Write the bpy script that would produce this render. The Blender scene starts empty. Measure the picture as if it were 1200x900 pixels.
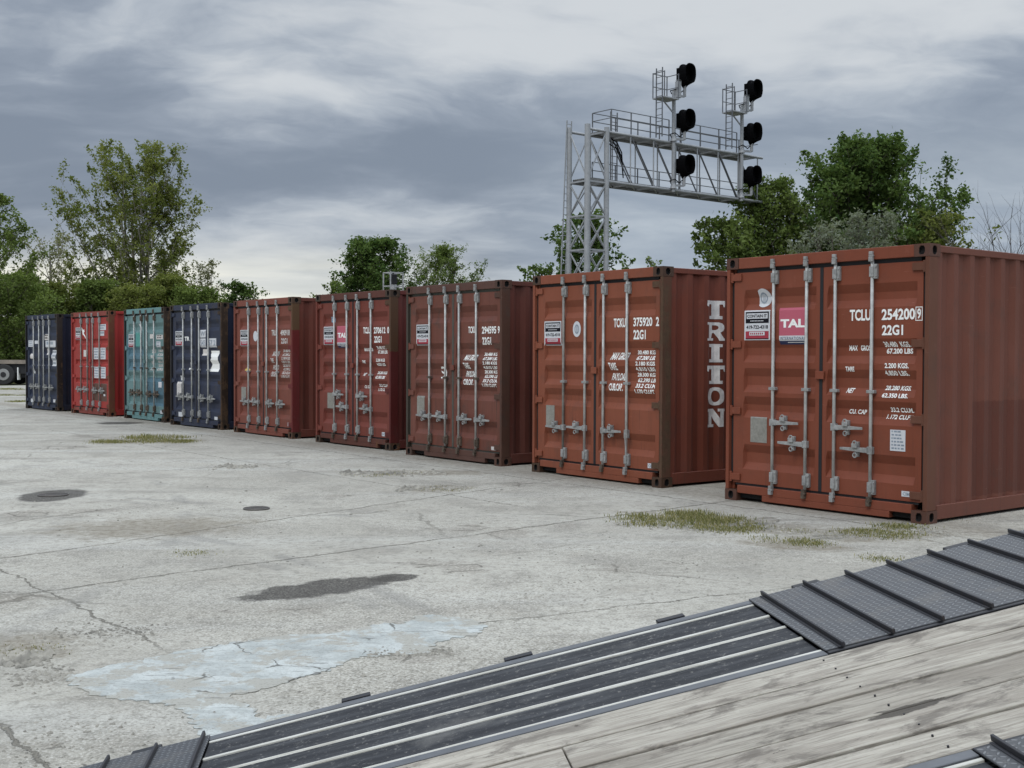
import bpy, bmesh, math, random
import numpy as np
from mathutils import Vector, Matrix
R = math.radians
SC = bpy.context.scene
COL = SC.collection
random.seed(7)
RNG = np.random.default_rng(7)

# ------------------------------------------------------------------ camera
F_PX, PIT, ROLL, CAM_H = 1394.1, R(1.415), R(-0.2167), 1.5577
cd = bpy.data.cameras.new('camera'); cam = bpy.data.objects.new('camera', cd); COL.objects.link(cam)
cd.sensor_width = 36; cd.lens = 36 * F_PX / 1200; cd.clip_end = 3000; cd.clip_start = .05
c_, s_ = math.cos(ROLL), math.sin(ROLL)
R0 = Vector((1, 0, 0)); U0 = Vector((0, math.sin(PIT), math.cos(PIT))); FW = Vector((0, math.cos(PIT), -math.sin(PIT)))
rt = c_ * R0 - s_ * U0; up = s_ * R0 + c_ * U0
m = Matrix((rt, up, -FW)).transposed().to_4x4(); m.translation = Vector((0, 0, CAM_H)); cam.matrix_world = m
SC.camera = cam

# ------------------------------------------------------------------ world and sun
SUN_EL, SUN_AZ = R(48), R(232)          # azimuth of the direction towards the sun, counter-clockwise from +x
SC.view_settings.view_transform = 'Standard'; SC.view_settings.look = 'None'
SC.view_settings.exposure = 0.17; SC.view_settings.gamma = 1.0; SC.view_settings.use_curve_mapping = False
W_ = bpy.data.worlds.new('World'); SC.world = W_; W_.use_nodes = True
sl = bpy.data.lights.new('sun', 'SUN'); sl.energy = .8; sl.angle = R(18); sl.color = (1, .95, .87)
so = bpy.data.objects.new('sun', sl); COL.objects.link(so)
sd = Vector((math.cos(SUN_AZ) * math.cos(SUN_EL), math.sin(SUN_AZ) * math.cos(SUN_EL), math.sin(SUN_EL)))
so.rotation_euler = sd.to_track_quat('Z', 'Y').to_euler()

class NT:
    """small helper that writes node graphs"""
    def __init__(s, tree): s.t = tree; s.n = tree.nodes; s.l = tree.links
    def new(s, typ, **kw):
        n = s.n.new(typ)
        for k, v in kw.items(): setattr(n, k, v)
        return n
    def put(s, sock, v):
        if v is None: return
        if isinstance(v, bpy.types.NodeSocket): s.l.new(v, sock)
        else:
            if hasattr(sock.default_value, '__len__') and not hasattr(v, '__len__'): v = (v,) * len(sock.default_value)
            if hasattr(v, '__len__') and len(sock.default_value) == 4 and len(v) == 3: v = tuple(v) + (1,)
            sock.default_value = v
    def m(s, op, a, b=None, c=None, clamp=False):
        n = s.new('ShaderNodeMath', operation=op, use_clamp=clamp)
        s.put(n.inputs[0], a); s.put(n.inputs[1], b); s.put(n.inputs[2], c)
        return n.outputs[0]
    def add(s, a, b): return s.m('ADD', a, b)
    def sub(s, a, b): return s.m('SUBTRACT', a, b)
    def mul(s, a, b): return s.m('MULTIPLY', a, b)
    def vm(s, op, a, b=None):
        n = s.new('ShaderNodeVectorMath', operation=op); s.put(n.inputs[0], a)
        if b is not None: s.put(n.inputs[1], b)
        return n.outputs[0]
    def mix(s, f, a, b, mode='MIX'):
        n = s.new('ShaderNodeMix', data_type='RGBA', blend_type=mode)
        s.put(n.inputs[0], f); s.put(n.inputs[6], a); s.put(n.inputs[7], b); return n.outputs[2]
    def ss(s, v, lo, hi, a=0., b=1.):
        n = s.new('ShaderNodeMapRange', interpolation_type='SMOOTHSTEP')
        s.put(n.inputs[0], v); s.put(n.inputs[1], lo); s.put(n.inputs[2], hi); s.put(n.inputs[3], a); s.put(n.inputs[4], b)
        return n.outputs[0]
    def noise(s, vec, scale, detail=4, rough=.55, dist=0., color=False):
        n = s.new('ShaderNodeTexNoise'); s.put(n.inputs['Vector'], vec); s.put(n.inputs['Scale'], scale)
        s.put(n.inputs['Detail'], detail); s.put(n.inputs['Roughness'], rough); s.put(n.inputs['Distortion'], dist)
        return n.outputs['Color' if color else 'Fac']
    def vor(s, vec, scale, feature='F1', rand=1.):
        n = s.new('ShaderNodeTexVoronoi', feature=feature); s.put(n.inputs['Vector'], vec); s.put(n.inputs['Scale'], scale)
        s.put(n.inputs['Randomness'], rand); return n.outputs['Distance']
    def xyz(s, v):
        n = s.new('ShaderNodeSeparateXYZ'); s.put(n.inputs[0], v); return n.outputs
    def comb(s, x, y, z):
        n = s.new('ShaderNodeCombineXYZ'); s.put(n.inputs[0], x); s.put(n.inputs[1], y); s.put(n.inputs[2], z); return n.outputs[0]
    def map(s, v, loc=(0, 0, 0), rot=(0, 0, 0), sc=(1, 1, 1)):
        n = s.new('ShaderNodeMapping'); s.put(n.inputs[0], v); s.put(n.inputs[1], loc); s.put(n.inputs[2], rot); s.put(n.inputs[3], sc)
        return n.outputs[0]
    def bump(s, h, dist, strength=1., normal=None):
        n = s.new('ShaderNodeBump'); s.put(n.inputs['Height'], h); s.put(n.inputs['Distance'], dist); s.put(n.inputs['Strength'], strength)
        if normal is not None: s.put(n.inputs['Normal'], normal)
        return n.outputs[0]

def new_mat(name):
    mt = bpy.data.materials.new(name); mt.use_nodes = True
    nt = NT(mt.node_tree); b = nt.n['Principled BSDF']
    tc = nt.new('ShaderNodeTexCoord').outputs['Object']
    return mt, nt, b, tc

def build_world():
    nt = NT(W_.node_tree); nt.n.clear()
    out = nt.new('ShaderNodeOutputWorld')
    sky = nt.new('ShaderNodeTexSky', sky_type='NISHITA'); sky.sun_disc = False
    sky.sun_elevation = SUN_EL; sky.sun_rotation = R(90) - SUN_AZ; sky.air_density = 1.2; sky.dust_density = 2.0
    b1 = nt.new('ShaderNodeBackground'); nt.l.new(sky.outputs[0], b1.inputs[0]); b1.inputs[1].default_value = .06
    d = nt.new('ShaderNodeTexCoord').outputs['Generated']
    x, y, z = nt.xyz(d)
    zz = nt.m('MAXIMUM', z, 0.0)
    k = nt.m('DIVIDE', 1.0, nt.add(zz, .24))
    px, py = nt.mul(x, k), nt.mul(y, k)
    p = nt.comb(px, py, nt.mul(z, .8))
    pm = nt.map(p, loc=(5.3, 1.2, 0), rot=(0, 0, R(-14)), sc=(.75, 1.0, 1))
    warp = nt.vm('SCALE', nt.noise(pm, 1.7, 4, .55, color=True)); warp.node.inputs['Scale'].default_value = .42
    q = nt.vm('ADD', pm, warp)
    n1 = nt.noise(q, 1.0, 5, .48, .0)
    n2 = nt.noise(nt.map(q, loc=(7.3, 2.2, 5), sc=(1, 1.25, 1)), 2.9, 9, .58, .1)
    n3 = nt.noise(nt.map(p, loc=(1.3, 9.2, 2), sc=(.5, 1., 1)), .8, 4, .5)
    base = nt.add(nt.mul(n1, .58), nt.add(nt.mul(n2, .34), nt.mul(n3, .17)))
    az = nt.m('DIVIDE', x, nt.m('MAXIMUM', y, .05))
    base = nt.add(base, nt.mul(nt.ss(z, .16, .26), .030))
    base = nt.sub(base, nt.mul(nt.mul(nt.ss(z, .07, .13), nt.ss(z, .25, .17)), nt.mul(nt.ss(az, .22, -.05), .035)))
    puff = nt.noise(nt.map(q, loc=(2.1, 6.2, 1)), 6.5, 6, .5, .0)
    base = nt.add(base, nt.mul(nt.sub(puff, .5), nt.mul(nt.ss(z, .08, .22), .20)))
    t = nt.ss(base, .42, .68)
    r = nt.new('ShaderNodeValToRGB'); nt.put(r.inputs[0], t)
    e = r.color_ramp.elements
    e[0].position = 0; e[0].color = (.205, .245, .310, 1); e[1].position = 1; e[1].color = (.58, .61, .64, 1)
    a = e.new(.30); a.color = (.275, .318, .385, 1); a = e.new(.62); a.color = (.405, .448, .505, 1)
    col = r.outputs[0]
    # right part of the view: smooth pale blue-grey sheet low down
    low = nt.ss(z, .26, .06)
    right = nt.mul(nt.ss(az, -.04, .12), low)
    col = nt.mix(nt.mul(right, .72), col, nt.mix(nt.ss(n2, .3, .7), (.33, .39, .475), (.47, .53, .59)))
    # brightening towards the left horizon where the cover thins out
    hz = nt.mul(nt.ss(z, .105, .035), nt.ss(az, .02, -.16))
    streak = nt.ss(nt.noise(nt.map(d, sc=(3, 3, 26)), 1.3, 6, .55, .3), .36, .66)
    hz2 = nt.mul(hz, nt.add(.50, nt.mul(streak, .75)))
    col = nt.mix(nt.m('MINIMUM', hz2, 1.), col, (.90, .88, .76))
    hz3 = nt.mul(nt.ss(z, .085, .0), .62)
    col = nt.mix(hz3, col, (.60, .65, .66))
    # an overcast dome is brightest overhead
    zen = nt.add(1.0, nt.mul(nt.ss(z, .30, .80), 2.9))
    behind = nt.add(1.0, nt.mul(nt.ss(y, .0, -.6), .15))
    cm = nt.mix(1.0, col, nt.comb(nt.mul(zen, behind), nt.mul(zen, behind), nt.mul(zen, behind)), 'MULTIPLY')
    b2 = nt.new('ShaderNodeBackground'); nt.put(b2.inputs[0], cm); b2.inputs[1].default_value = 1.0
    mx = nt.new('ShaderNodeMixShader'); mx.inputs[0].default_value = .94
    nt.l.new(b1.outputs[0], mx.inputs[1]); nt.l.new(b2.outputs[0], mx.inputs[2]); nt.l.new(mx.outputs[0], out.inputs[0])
build_world()

# ------------------------------------------------------------------ object helpers
def tag(o, label=None, cat=None, group=None, kind=None):
    if label: o['label'] = label
    if cat: o['category'] = cat
    if group: o['group'] = group
    if kind: o['kind'] = kind
    return o

def empty(name, loc=(0, 0, 0), rz=0):
    o = bpy.data.objects.new(name, None); COL.objects.link(o)
    o.location = loc; o.rotation_euler = (0, 0, rz); o.empty_display_size = .2
    return o

class MB:
    def __init__(s, off=(0, 0, 0)): s.v = []; s.f = []; s.off = Vector(off); s.mi = []; s.cur = 0; s.uvs = None
    def addv(s, pts):
        b = len(s.v); s.v += [tuple(Vector(p) + s.off) for p in pts]; return b
    def face(s, idx): s.f.append(tuple(idx)); s.mi.append(s.cur)
    def poly(s, pts): b = s.addv(pts); s.face(range(b, b + len(pts)))
    def box(s, x0, y0, z0, x1, y1, z1):
        b = s.addv([(x0, y0, z0), (x1, y0, z0), (x1, y1, z0), (x0, y1, z0), (x0, y0, z1), (x1, y0, z1), (x1, y1, z1), (x0, y1, z1)])
        for q in ((0, 3, 2, 1), (4, 5, 6, 7), (0, 1, 5, 4), (1, 2, 6, 5), (2, 3, 7, 6), (3, 0, 4, 7)): s.face([b + i for i in q])
    def prism(s, pts, axis, a0, a1):
        """outline of 2D pts extruded along an axis"""
        def mk(p, a):
            if axis == 'x': return (a, p[0], p[1])
            if axis == 'y': return (p[0], a, p[1])
            return (p[0], p[1], a)
        n = len(pts); b = s.addv([mk(p, a0) for p in pts] + [mk(p, a1) for p in pts])
        s.face(range(b, b + n)); s.face(range(b + 2 * n - 1, b + n - 1, -1))
        for i in range(n): s.face((b + i, b + n + i, b + n + (i + 1) % n, b + (i + 1) % n))
    def tube(s, p0, p1, r0, r1=None, n=8, cap=True):
        r1 = r0 if r1 is None else r1
        p0, p1 = Vector(p0), Vector(p1); d = (p1 - p0)
        if d.length < 1e-6: return
        d.normalize(); a = d.orthogonal().normalized(); c = d.cross(a)
        pts = []
        for p, r in ((p0, r0), (p1, r1)):
            for i in range(n):
                t = 2 * math.pi * i / n; pts.append(p + (a * math.cos(t) + c * math.sin(t)) * r)
        b = s.addv(pts)
        for i in range(n): s.face((b + i, b + (i + 1) % n, b + n + (i + 1) % n, b + n + i))
        if cap: s.face(range(b + n - 1, b - 1, -1)); s.face(range(b + n, b + 2 * n))
    def bar(s, p0, p1, w, h, upv=(0, 0, 1)):
        p0, p1 = Vector(p0), Vector(p1); d = (p1 - p0).normalized(); u = Vector(upv)
        sd_ = d.cross(u)
        if sd_.length < 1e-4: sd_ = d.cross(Vector((1, 0, 0)))
        sd_.normalize(); u = sd_.cross(d)
        b = s.addv([p + sd_ * i * w / 2 + u * j * h / 2 for p in (p0, p1) for i, j in ((-1, -1), (1, -1), (1, 1), (-1, 1))])
        for q in ((3, 2, 1, 0), (4, 5, 6, 7), (0, 1, 5, 4), (1, 2, 6, 5), (2, 3, 7, 6), (3, 0, 4, 7)): s.face([b + i for i in q])
    def ring(s, c, nrm, r, t, n=12):
        c = Vector(c); nrm = Vector(nrm).normalized(); a = nrm.orthogonal().normalized(); b = nrm.cross(a)
        P = [c + (a * math.cos(2 * math.pi * i / n) + b * math.sin(2 * math.pi * i / n)) * r for i in range(n)]
        for i in range(n): s.tube(P[i], P[(i + 1) % n], t, n=5, cap=False)
    def build(s, name, mats, parent=None, bevel=0, smooth=False, seg=1):
        me = bpy.data.meshes.new(name); me.from_pydata(s.v, [], s.f)
        for mt in (mats if isinstance(mats, (list, tuple)) else [mats]): me.materials.append(mt)
        if any(s.mi): me.polygons.foreach_set('material_index', s.mi)
        if smooth: me.polygons.foreach_set('use_smooth', [True] * len(me.polygons))
        me.update()
        bm = bmesh.new(); bm.from_mesh(me); bmesh.ops.recalc_face_normals(bm, faces=bm.faces); bm.to_mesh(me); bm.free()
        o = bpy.data.objects.new(name, me); COL.objects.link(o)
        if parent: o.parent = parent
        if bevel:
            md = o.modifiers.new('bevel', 'BEVEL'); md.width = bevel; md.segments = seg; md.limit_method = 'ANGLE'; md.angle_limit = R(50)
        return o

def text_bm(body, height, width=None, shear=0., bold=0., spacing=1.0):
    """flat letters as a bmesh in the xy plane, lower left corner at the origin, cap height = height"""
    cu = bpy.data.curves.new('tmp', 'FONT'); cu.body = body; cu.size = 1.0; cu.offset = bold; cu.space_character = spacing
    cu.resolution_u = 3; cu.fill_mode = 'BOTH'
    ob = bpy.data.objects.new('tmp', cu); COL.objects.link(ob)
    dg = bpy.context.evaluated_depsgraph_get(); me = bpy.data.meshes.new_from_object(ob.evaluated_get(dg))
    bm = bmesh.new(); bm.from_mesh(me)
    bpy.data.objects.remove(ob); bpy.data.curves.remove(cu); bpy.data.meshes.remove(me)
    if not bm.verts: return bm
    xs = [v.co.x for v in bm.verts]; ys = [v.co.y for v in bm.verts]
    x0, x1, y0, y1 = min(xs), max(xs), min(ys), max(ys)
    ky = height / (y1 - y0); kx = width / (x1 - x0) if width else ky * .72
    for v in bm.verts:
        y = (v.co.y - y0) * ky; v.co = Vector(((v.co.x - x0) * kx + shear * y, y, 0))
    return bm

# ------------------------------------------------------------------ materials
def paint(name, col, rust=.3, seed=0, fade=.25, rough=.55, rustcol=(.075, .034, .018), low=.5, dirt=.25, patch=None, topdark=0):
    mt, nt, b, tc = new_mat(name)
    v = nt.vm('ADD', tc, (seed * 3.7, seed * 1.9, seed * 5.3))
    x, y, z = nt.xyz(tc)
    big = nt.noise(v, .9, 5, .6)
    fine = nt.noise(v, 22, 5, .65)
    streak = nt.noise(nt.map(v, sc=(9, 9, .55)), 1.6, 5, .6)
    c0 = nt.mix(nt.mul(nt.ss(big, .3, .75), fade), col, tuple(min(1, a * 1.45 + .03) for a in col))
    c0 = nt.mix(nt.mul(nt.ss(streak, .45, .8), fade * .8), c0, tuple(a * .62 for a in col))
    if patch:
        for (ax, lo, hi, zlo, zhi, pc) in patch:
            w = nt.mul(nt.sub(fine, .5), .06)
            xx = nt.add(y if ax == 'y' else x, w); zc = nt.add(z, w)
            mk = nt.mul(nt.mul(nt.m('GREATER_THAN', xx, lo), nt.m('LESS_THAN', xx, hi)), nt.mul(nt.m('GREATER_THAN', zc, zlo), nt.m('LESS_THAN', zc, zhi)))
            c0 = nt.mix(mk, c0, pc)
    # grime
    c0 = nt.mix(nt.mul(nt.ss(nt.noise(v, 3.1, 6, .7), .5, .72), dirt), c0, (.055, .045, .038))
    run = nt.noise(nt.map(v, loc=(3, 1, 0), sc=(16, 16, .5)), 2.4, 5, .65)
    c0 = nt.mix(nt.mul(nt.mul(nt.ss(run, .55, .72), nt.ss(z, 2.6, .3)), fade * 1.2 + dirt * .6), c0, (.050, .034, .026))
    c0 = nt.mix(nt.mul(nt.ss(nt.noise(v, 5.3, 7, .75), .60, .70), .30 * fade + .05), c0, tuple(min(1, a * 1.5 + .07) for a in col))
    # scratches
    sc1 = nt.noise(nt.map(v, rot=(.3, .2, .9), sc=(2, 2, 34)), 2.2, 3, .6)
    c0 = nt.mix(nt.mul(nt.ss(sc1, .70, .74), .35), c0, tuple(min(1, a * 1.7 + .08) for a in col))
    lowk = nt.mul(nt.ss(z, .9, .05), low)
    rs = nt.add(nt.add(nt.mul(nt.noise(v, 6.5, 8, .7), .6), nt.mul(streak, .4)), nt.mul(lowk, .10))
    th = .74 - rust * .30
    rm = nt.ss(rs, th, th + .07)
    rc = nt.mix(fine, rustcol, tuple(a * 2.3 for a in rustcol))
    c1 = nt.mix(rm, c0, rc)
    nt.put(b.inputs['Base Color'], c1)
    nt.put(b.inputs['Roughness'], nt.add(nt.mul(rm, .3), nt.add(rough, nt.mul(nt.sub(big, .5), .25))))
    b.inputs['Specular IOR Level'].default_value = .22
    nt.put(b.inputs['Normal'], nt.bump(nt.add(nt.mul(fine, .4), nt.mul(nt.noise(v, 1.7, 3), 3.)), .004, .6))
    return mt

def plain(name, col, rough=.6, metal=0., var=.15, scale=12, bump=0., spec=.4):
    mt, nt, b, tc = new_mat(name)
    n = nt.noise(tc, scale, 6, .65); n2 = nt.noise(tc, scale * .15, 4)
    k = nt.add(nt.mul(nt.sub(n, .5), var * 2), nt.mul(nt.sub(n2, .5), var * 1.5))
    c = nt.mix(nt.ss(k, -.25, .25), tuple(a * (1 - var) for a in col), tuple(min(1, a * (1 + var)) for a in col))
    nt.put(b.inputs['Base Color'], c); nt.put(b.inputs['Roughness'], nt.add(rough, nt.mul(k, .4)))
    b.inputs['Metallic'].default_value = metal; b.inputs['Specular IOR Level'].default_value = spec
    if bump: nt.put(b.inputs['Normal'], nt.bump(n, bump, .7))
    return mt

M_galv = plain('galvanised_steel', (.40, .40, .40), .5, .25, .28, 14)
M_rubber = plain('black_gasket_rubber', (.014, .014, .016), .7, 0, .3, 20)
M_dark = plain('hollow_shade_black', (.010, .009, .009), .9, 0, .2)  # near-black colour standing in for shade inside openings and notches
M_rod = plain('galvanised_lock_rod', (.44, .44, .42), .5, .15, .35, 9)
M_rod2 = plain('grimy_lock_rod', (.22, .21, .19), .6, .1, .4, 7)
M_cam = plain('cam_fitting_steel', (.30, .30, .29), .6, .2, .35, 24)
M_camr = plain('rusty_cam_fitting', (.10, .075, .055), .75, .1, .5, 24)
M_white = plain('white_lettering', (.84, .84, .81), .6, 0, .12, 30)
M_whited = plain('faded_lettering', (.58, .55, .52), .7, 0, .3, 26)
M_sticker = plain('white_sticker', (.58, .59, .61), .5, 0, .10, 18)
M_black = plain('black_ink', (.010, .010, .014), .8, 0, .2, spec=.1)
M_red = plain('sticker_red', (.33, .03, .05), .5, 0, .2)
M_pink = plain('faded_pink_panel', (.46, .10, .145), .5, 0, .12, 6)
M_navy = plain('sticker_navy', (.02, .025, .08), .5, 0, .2)
M_plate = plain('grey_data_plate', (.27, .26, .23), .5, .3, .3, 30)
M_yellow = plain('yellow_warning_sticker', (.60, .44, .12), .5, 0, .15, 30)
M_ink = plain('grey_print', (.24, .28, .33), .6, 0, .3, 40)

# ------------------------------------------------------------------ ground
def gp(u, v, z=0.):
    """where the sight line through a photograph point meets a level plane"""
    X = (u - 600) / F_PX; Y = (450 - v) / F_PX
    d = rt * X + up * Y + FW
    t = (z - CAM_H) / d.z
    return Vector((d.x * t, d.y * t, z))

def concrete():
    mt, nt, b, tc = new_mat('weathered_concrete')
    x, y, z = nt.xyz(tc)
    wv = nt.noise(tc, .8, 4, .6, color=True)
    wob = nt.vm('SCALE', nt.vm('SUBTRACT', wv, (.5, .5, .5))); wob.node.inputs['Scale'].default_value = .55
    q = nt.vm('ADD', tc, wob)
    big = nt.noise(tc, .22, 5, .6); mid = nt.noise(tc, 1.3, 7, .65, .3); fine = nt.noise(tc, 14, 6, .7); grit = nt.noise(tc, 70, 3, .7)
    col = nt.mix(nt.ss(big, .35, .68), (.315, .297, .253), (.420, .400, .345))
    col = nt.mix(nt.mul(nt.ss(mid, .47, .64), .62), col, (.225, .210, .180))
    col = nt.mix(nt.mul(nt.ss(mid, .44, .26), .45), col, (.52, .505, .45))
    # worn, bleached drive lanes running along the row of containers
    dirr = R(-51.5)
    ln = nt.noise(nt.map(tc, rot=(0, 0, -dirr), sc=(.10, 1.1, 1)), 1.0, 6, .6, .2)
    col = nt.mix(nt.mul(nt.ss(ln, .50, .70), .32), col, (.52, .515, .475))
    ln2 = nt.noise(nt.map(tc, loc=(4, 9, 0), rot=(0, 0, R(-16)), sc=(.28, 2.2, 1)), 1.2, 6, .65, .3)
    col = nt.mix(nt.mul(nt.ss(ln2, .55, .72), .30), col, (.27, .26, .235))
    gm = nt.ss(nt.noise(nt.map(tc, loc=(8, 3, 0)), .45, 5, .6), .36, .62, .35, 1.2)
    near = nt.ss(y, 9., 5.5, .0, .35)
    gm = nt.add(gm, near)
    lg = nt.noise(nt.map(tc, loc=(1, 3, 0)), 2.6, 8, .72, .6)
    col = nt.mix(nt.mul(nt.ss(lg, .52, .66), .30), col, (.33, .30, .25))
    col = nt.mix(nt.mul(nt.ss(fine, .46, .66), .55), col, (.17, .16, .135))
    col = nt.mix(nt.mul(nt.ss(grit, .52, .64), nt.mul(gm, .50)), col, (.12, .11, .088))
    col = nt.mix(nt.mul(nt.ss(grit, .46, .34), nt.mul(gm, .42)), col, (.60, .58, .52))
    # exposed aggregate / spalled zones
    sp = nt.noise(nt.map(q, loc=(5.1, 2.7, 0)), .55, 7, .68)
    spm = nt.ss(sp, .56, .64)
    pebble = nt.vor(tc, 38)
    col = nt.mix(nt.mul(spm, .55), col, nt.mix(nt.ss(pebble, .12, .5), (.47, .44, .38), (.20, .18, .15)))
    # joints between slabs
    wj = nt.mul(nt.sub(nt.noise(tc, 2.2, 6, .7), .5), .20)
    wk = nt.mul(nt.sub(nt.noise(tc, 9., 6, .7), .5), .07)
    total = None
    def line(px_, py_, azd, half, s0=None, s1=None, wide=.009):
        nonlocal total
        a = R(azd); nx, ny = -math.sin(a), math.cos(a)
        d = nt.add(nt.add(nt.mul(nt.sub(x, px_), nx), nt.mul(nt.sub(y, py_), ny)), nt.add(wj, wk))
        k = nt.ss(nt.m('ABSOLUTE', d), wide * half, wide * half * 2.6, 1, 0)
        if s0 is not None:
            t = nt.add(nt.mul(nt.sub(x, px_), math.cos(a)), nt.mul(nt.sub(y, py_), math.sin(a)))
            k = nt.mul(k, nt.mul(nt.ss(t, s0, s0 + .6), nt.ss(t, s1 - .6, s1, 1, 0)))
        total = k if total is None else nt.m('MAXIMUM', total, k)
    line(-3.03, 7.74, 42.7, .9, -.5, 14)
    line(-3.53, 9.35, 53, .7, -1, 8)
    line(-3.68, 8.53, -51.2, .5, -6, 3.2)
    line(-2.10, 4.86, -50, .7, -6, 5)
    line(-.9, 13.4, -51.5, .5, -14, 2)
    line(3.1, 11.2, -52, .7, -30, 4)
    line(-5.5, 15.0, 40, .7, 0, 16)
    line(-11, 21.0, 38, 1.1, -20, 30)
    line(-16, 30.0, 38, 1.3, -30, 30)
    line(-12.5, 20.0, -52, 1.2, -40, 10)
    line(.1, 7.0, 28, .45, -1.2, 2.4)
    line(1.0, 6.0, 60, .4, -.4, 2)
    # random cracks
    ce = nt.new('ShaderNodeTexVoronoi', feature='DISTANCE_TO_EDGE'); nt.put(ce.inputs['Vector'], q); ce.inputs['Scale'].default_value = .34
    crk = nt.mul(nt.ss(ce.outputs['Distance'], .0015, .006, 1, 0), nt.ss(nt.noise(tc, .33, 3), .48, .60))
    ce2 = nt.new('ShaderNodeTexVoronoi', feature='DISTANCE_TO_EDGE'); nt.put(ce2.inputs['Vector'], q); ce2.inputs['Scale'].default_value = 1.9
    crk2 = nt.mul(nt.ss(ce2.outputs['Distance'], .004, .022, 1, 0), nt.ss(sp, .57, .62))
    gate = nt.ss(nt.noise(tc, 1.7, 5, .7), .34, .50)
    cracks = nt.m('MAXIMUM', nt.mul(nt.m('MAXIMUM', total, nt.mul(crk, .6)), nt.add(.30, nt.mul(gate, .70))), nt.mul(crk2, .8))
    col = nt.mix(nt.mul(cracks, .70), col, (.10, .09, .07))
    col = nt.mix(nt.mul(nt.mul(nt.ss(total, .0, .3), .0), 1), col, (.2, .2, .18))
    # stains with a shape of their own
    def blob(cx, cy, a, b_, azd, warp=.5):
        an = R(azd); dx, dy = nt.sub(x, cx), nt.sub(y, cy)
        u = nt.m('DIVIDE', nt.add(nt.mul(dx, math.cos(an)), nt.mul(dy, math.sin(an))), a)
        w = nt.m('DIVIDE', nt.add(nt.mul(dx, -math.sin(an)), nt.mul(dy, math.cos(an))), b_)
        r2 = nt.m('SQRT', nt.add(nt.mul(u, u), nt.mul(w, w)))
        return nt.add(r2, nt.mul(nt.sub(nt.noise(tc, 3.6, 8, .68), .5), warp * 2.6))
    wet = nt.m('MAXIMUM', nt.ss(blob(-1.27, 7.86, .66, .25, 42, .55), .78, 1.04, 1, 0), nt.ss(blob(-.83, 8.22, .23, .15, 40, .5), .85, 1.0, 1, 0))
    wet = nt.m('MAXIMUM', wet, nt.mul(nt.ss(blob(-5.0, 12.94, .36, .62, 5, .25), .80, 1.05, 1, 0), 1.))
    wet = nt.m('MAXIMUM', wet, nt.ss(blob(-8.7, 26.4, .55, .55, 0, .4), .8, 1.0, 1, 0))
    col = nt.mix(nt.mul(wet, nt.add(.76, nt.mul(nt.ss(grit, .4, .6), .22))), col, (.048, .043, .037))
    deep = nt.ss(blob(-.86, 8.2, .17, .10, 60, .9), .5, .95, 1, 0)
    col = nt.mix(nt.mul(deep, .6), col, (.04, .036, .03))
    damp = None
    for a in ((-1.2, 15.6, 1.1, .42, 5, .8), (-.9, 13.74, .5, .35, 0, .8), (2.0, 11.0, 1.2, .45, -35, .9), (3.2, 10.3, .8, .4, 10, .9), (2.3, 9.7, .5, .25, -30, .9),
              (-6.5, 21.0, 1.2, .6, 0, .8), (-2.7, 6.2, .45, .35, 0, .9), (-3.2, 10.6, .9, .7, 20, .9), (4.8, 9.6, .9, .3, 30, .9)):
        k = nt.ss(blob(*a), .55, 1.15, 1, 0); damp = k if damp is None else nt.m('MAXIMUM', damp, k)
    col = nt.mix(nt.mul(damp, nt.add(.42, nt.mul(nt.ss(fine, .4, .65), .4))), col, (.17, .145, .105))
    an = R(127.6); dl = nt.add(nt.mul(nt.sub(x, 3.9), -math.sin(an)), nt.mul(nt.sub(y, 10.95), math.cos(an)))
    foot = nt.mul(nt.ss(nt.add(nt.m('ABSOLUTE', dl), nt.mul(nt.sub(mid, .5), .9)), .0, .55, 1, 0), nt.ss(fine, .35, .6, .5, 1))
    col = nt.mix(nt.mul(foot, .5), col, (.16, .13, .095))
    # faint tyre tracks
    for (cx, cy, rr) in ((-9, 3, 9.2), (-9, 3, 9.45), (2, 24, 12.8), (2, 24, 13.1), (-16, 8, 13.3)):
        dx, dy = nt.sub(x, cx), nt.sub(y, cy); rd = nt.sub(nt.m('SQRT', nt.add(nt.mul(dx, dx), nt.mul(dy, dy))), rr)
        k = nt.mul(nt.ss(nt.m('ABSOLUTE', rd), .03, .11, 1, 0), nt.ss(nt.noise(tc, .9, 5), .45, .65))
        col = nt.mix(nt.mul(k, .34), col, (.15, .145, .135))
    nt.put(b.inputs['Base Color'], col)
    nt.put(b.inputs['Roughness'], nt.sub(.92, nt.mul(wet, .08)))
    b.inputs['Specular IOR Level'].default_value = .25
    h = nt.add(nt.add(nt.mul(grit, .5), nt.mul(fine, .8)), nt.add(nt.mul(nt.mul(pebble, spm), 1.1), nt.mul(cracks, -2.4)))
    nt.put(b.inputs['Normal'], nt.bump(h, .010, .75))
    return mt
M_conc = concrete()

def earth():
    mt, nt, b, tc = new_mat('dry_grass_and_dirt')
    n = nt.noise(tc, .5, 6, .6); f = nt.noise(tc, 12, 6, .7)
    c = nt.mix(nt.ss(n, .4, .62), (.085, .10, .035), (.16, .13, .075))
    c = nt.mix(nt.mul(f, .6), c, (.05, .055, .022))
    nt.put(b.inputs['Base Color'], c); b.inputs['Roughness'].default_value = .95
    nt.put(b.inputs['Normal'], nt.bump(f, .05, 1)); return mt
mb = MB(); mb.poly([(-900, -300, 0), (900, -300, 0), (900, 1500, 0), (-900, 1500, 0)])
tag(mb.build('ground', earth()), kind='structure')
# concrete yard with a ragged far edge
yard = [(-60, -12), (30, -12), (30, 12), (22, 26), (9, 36), (-4, 52)]
xx = -4
for i in range(28): yard.append((-4 - i * 2, 58 + 2.2 * math.sin(i * 1.7) + random.uniform(-1, 1) + .1 * i))
mb = MB(); mb.poly([(a, b_, .004) for a, b_ in yard]); tag(mb.build('concrete_yard', M_conc), kind='structure')
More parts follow.
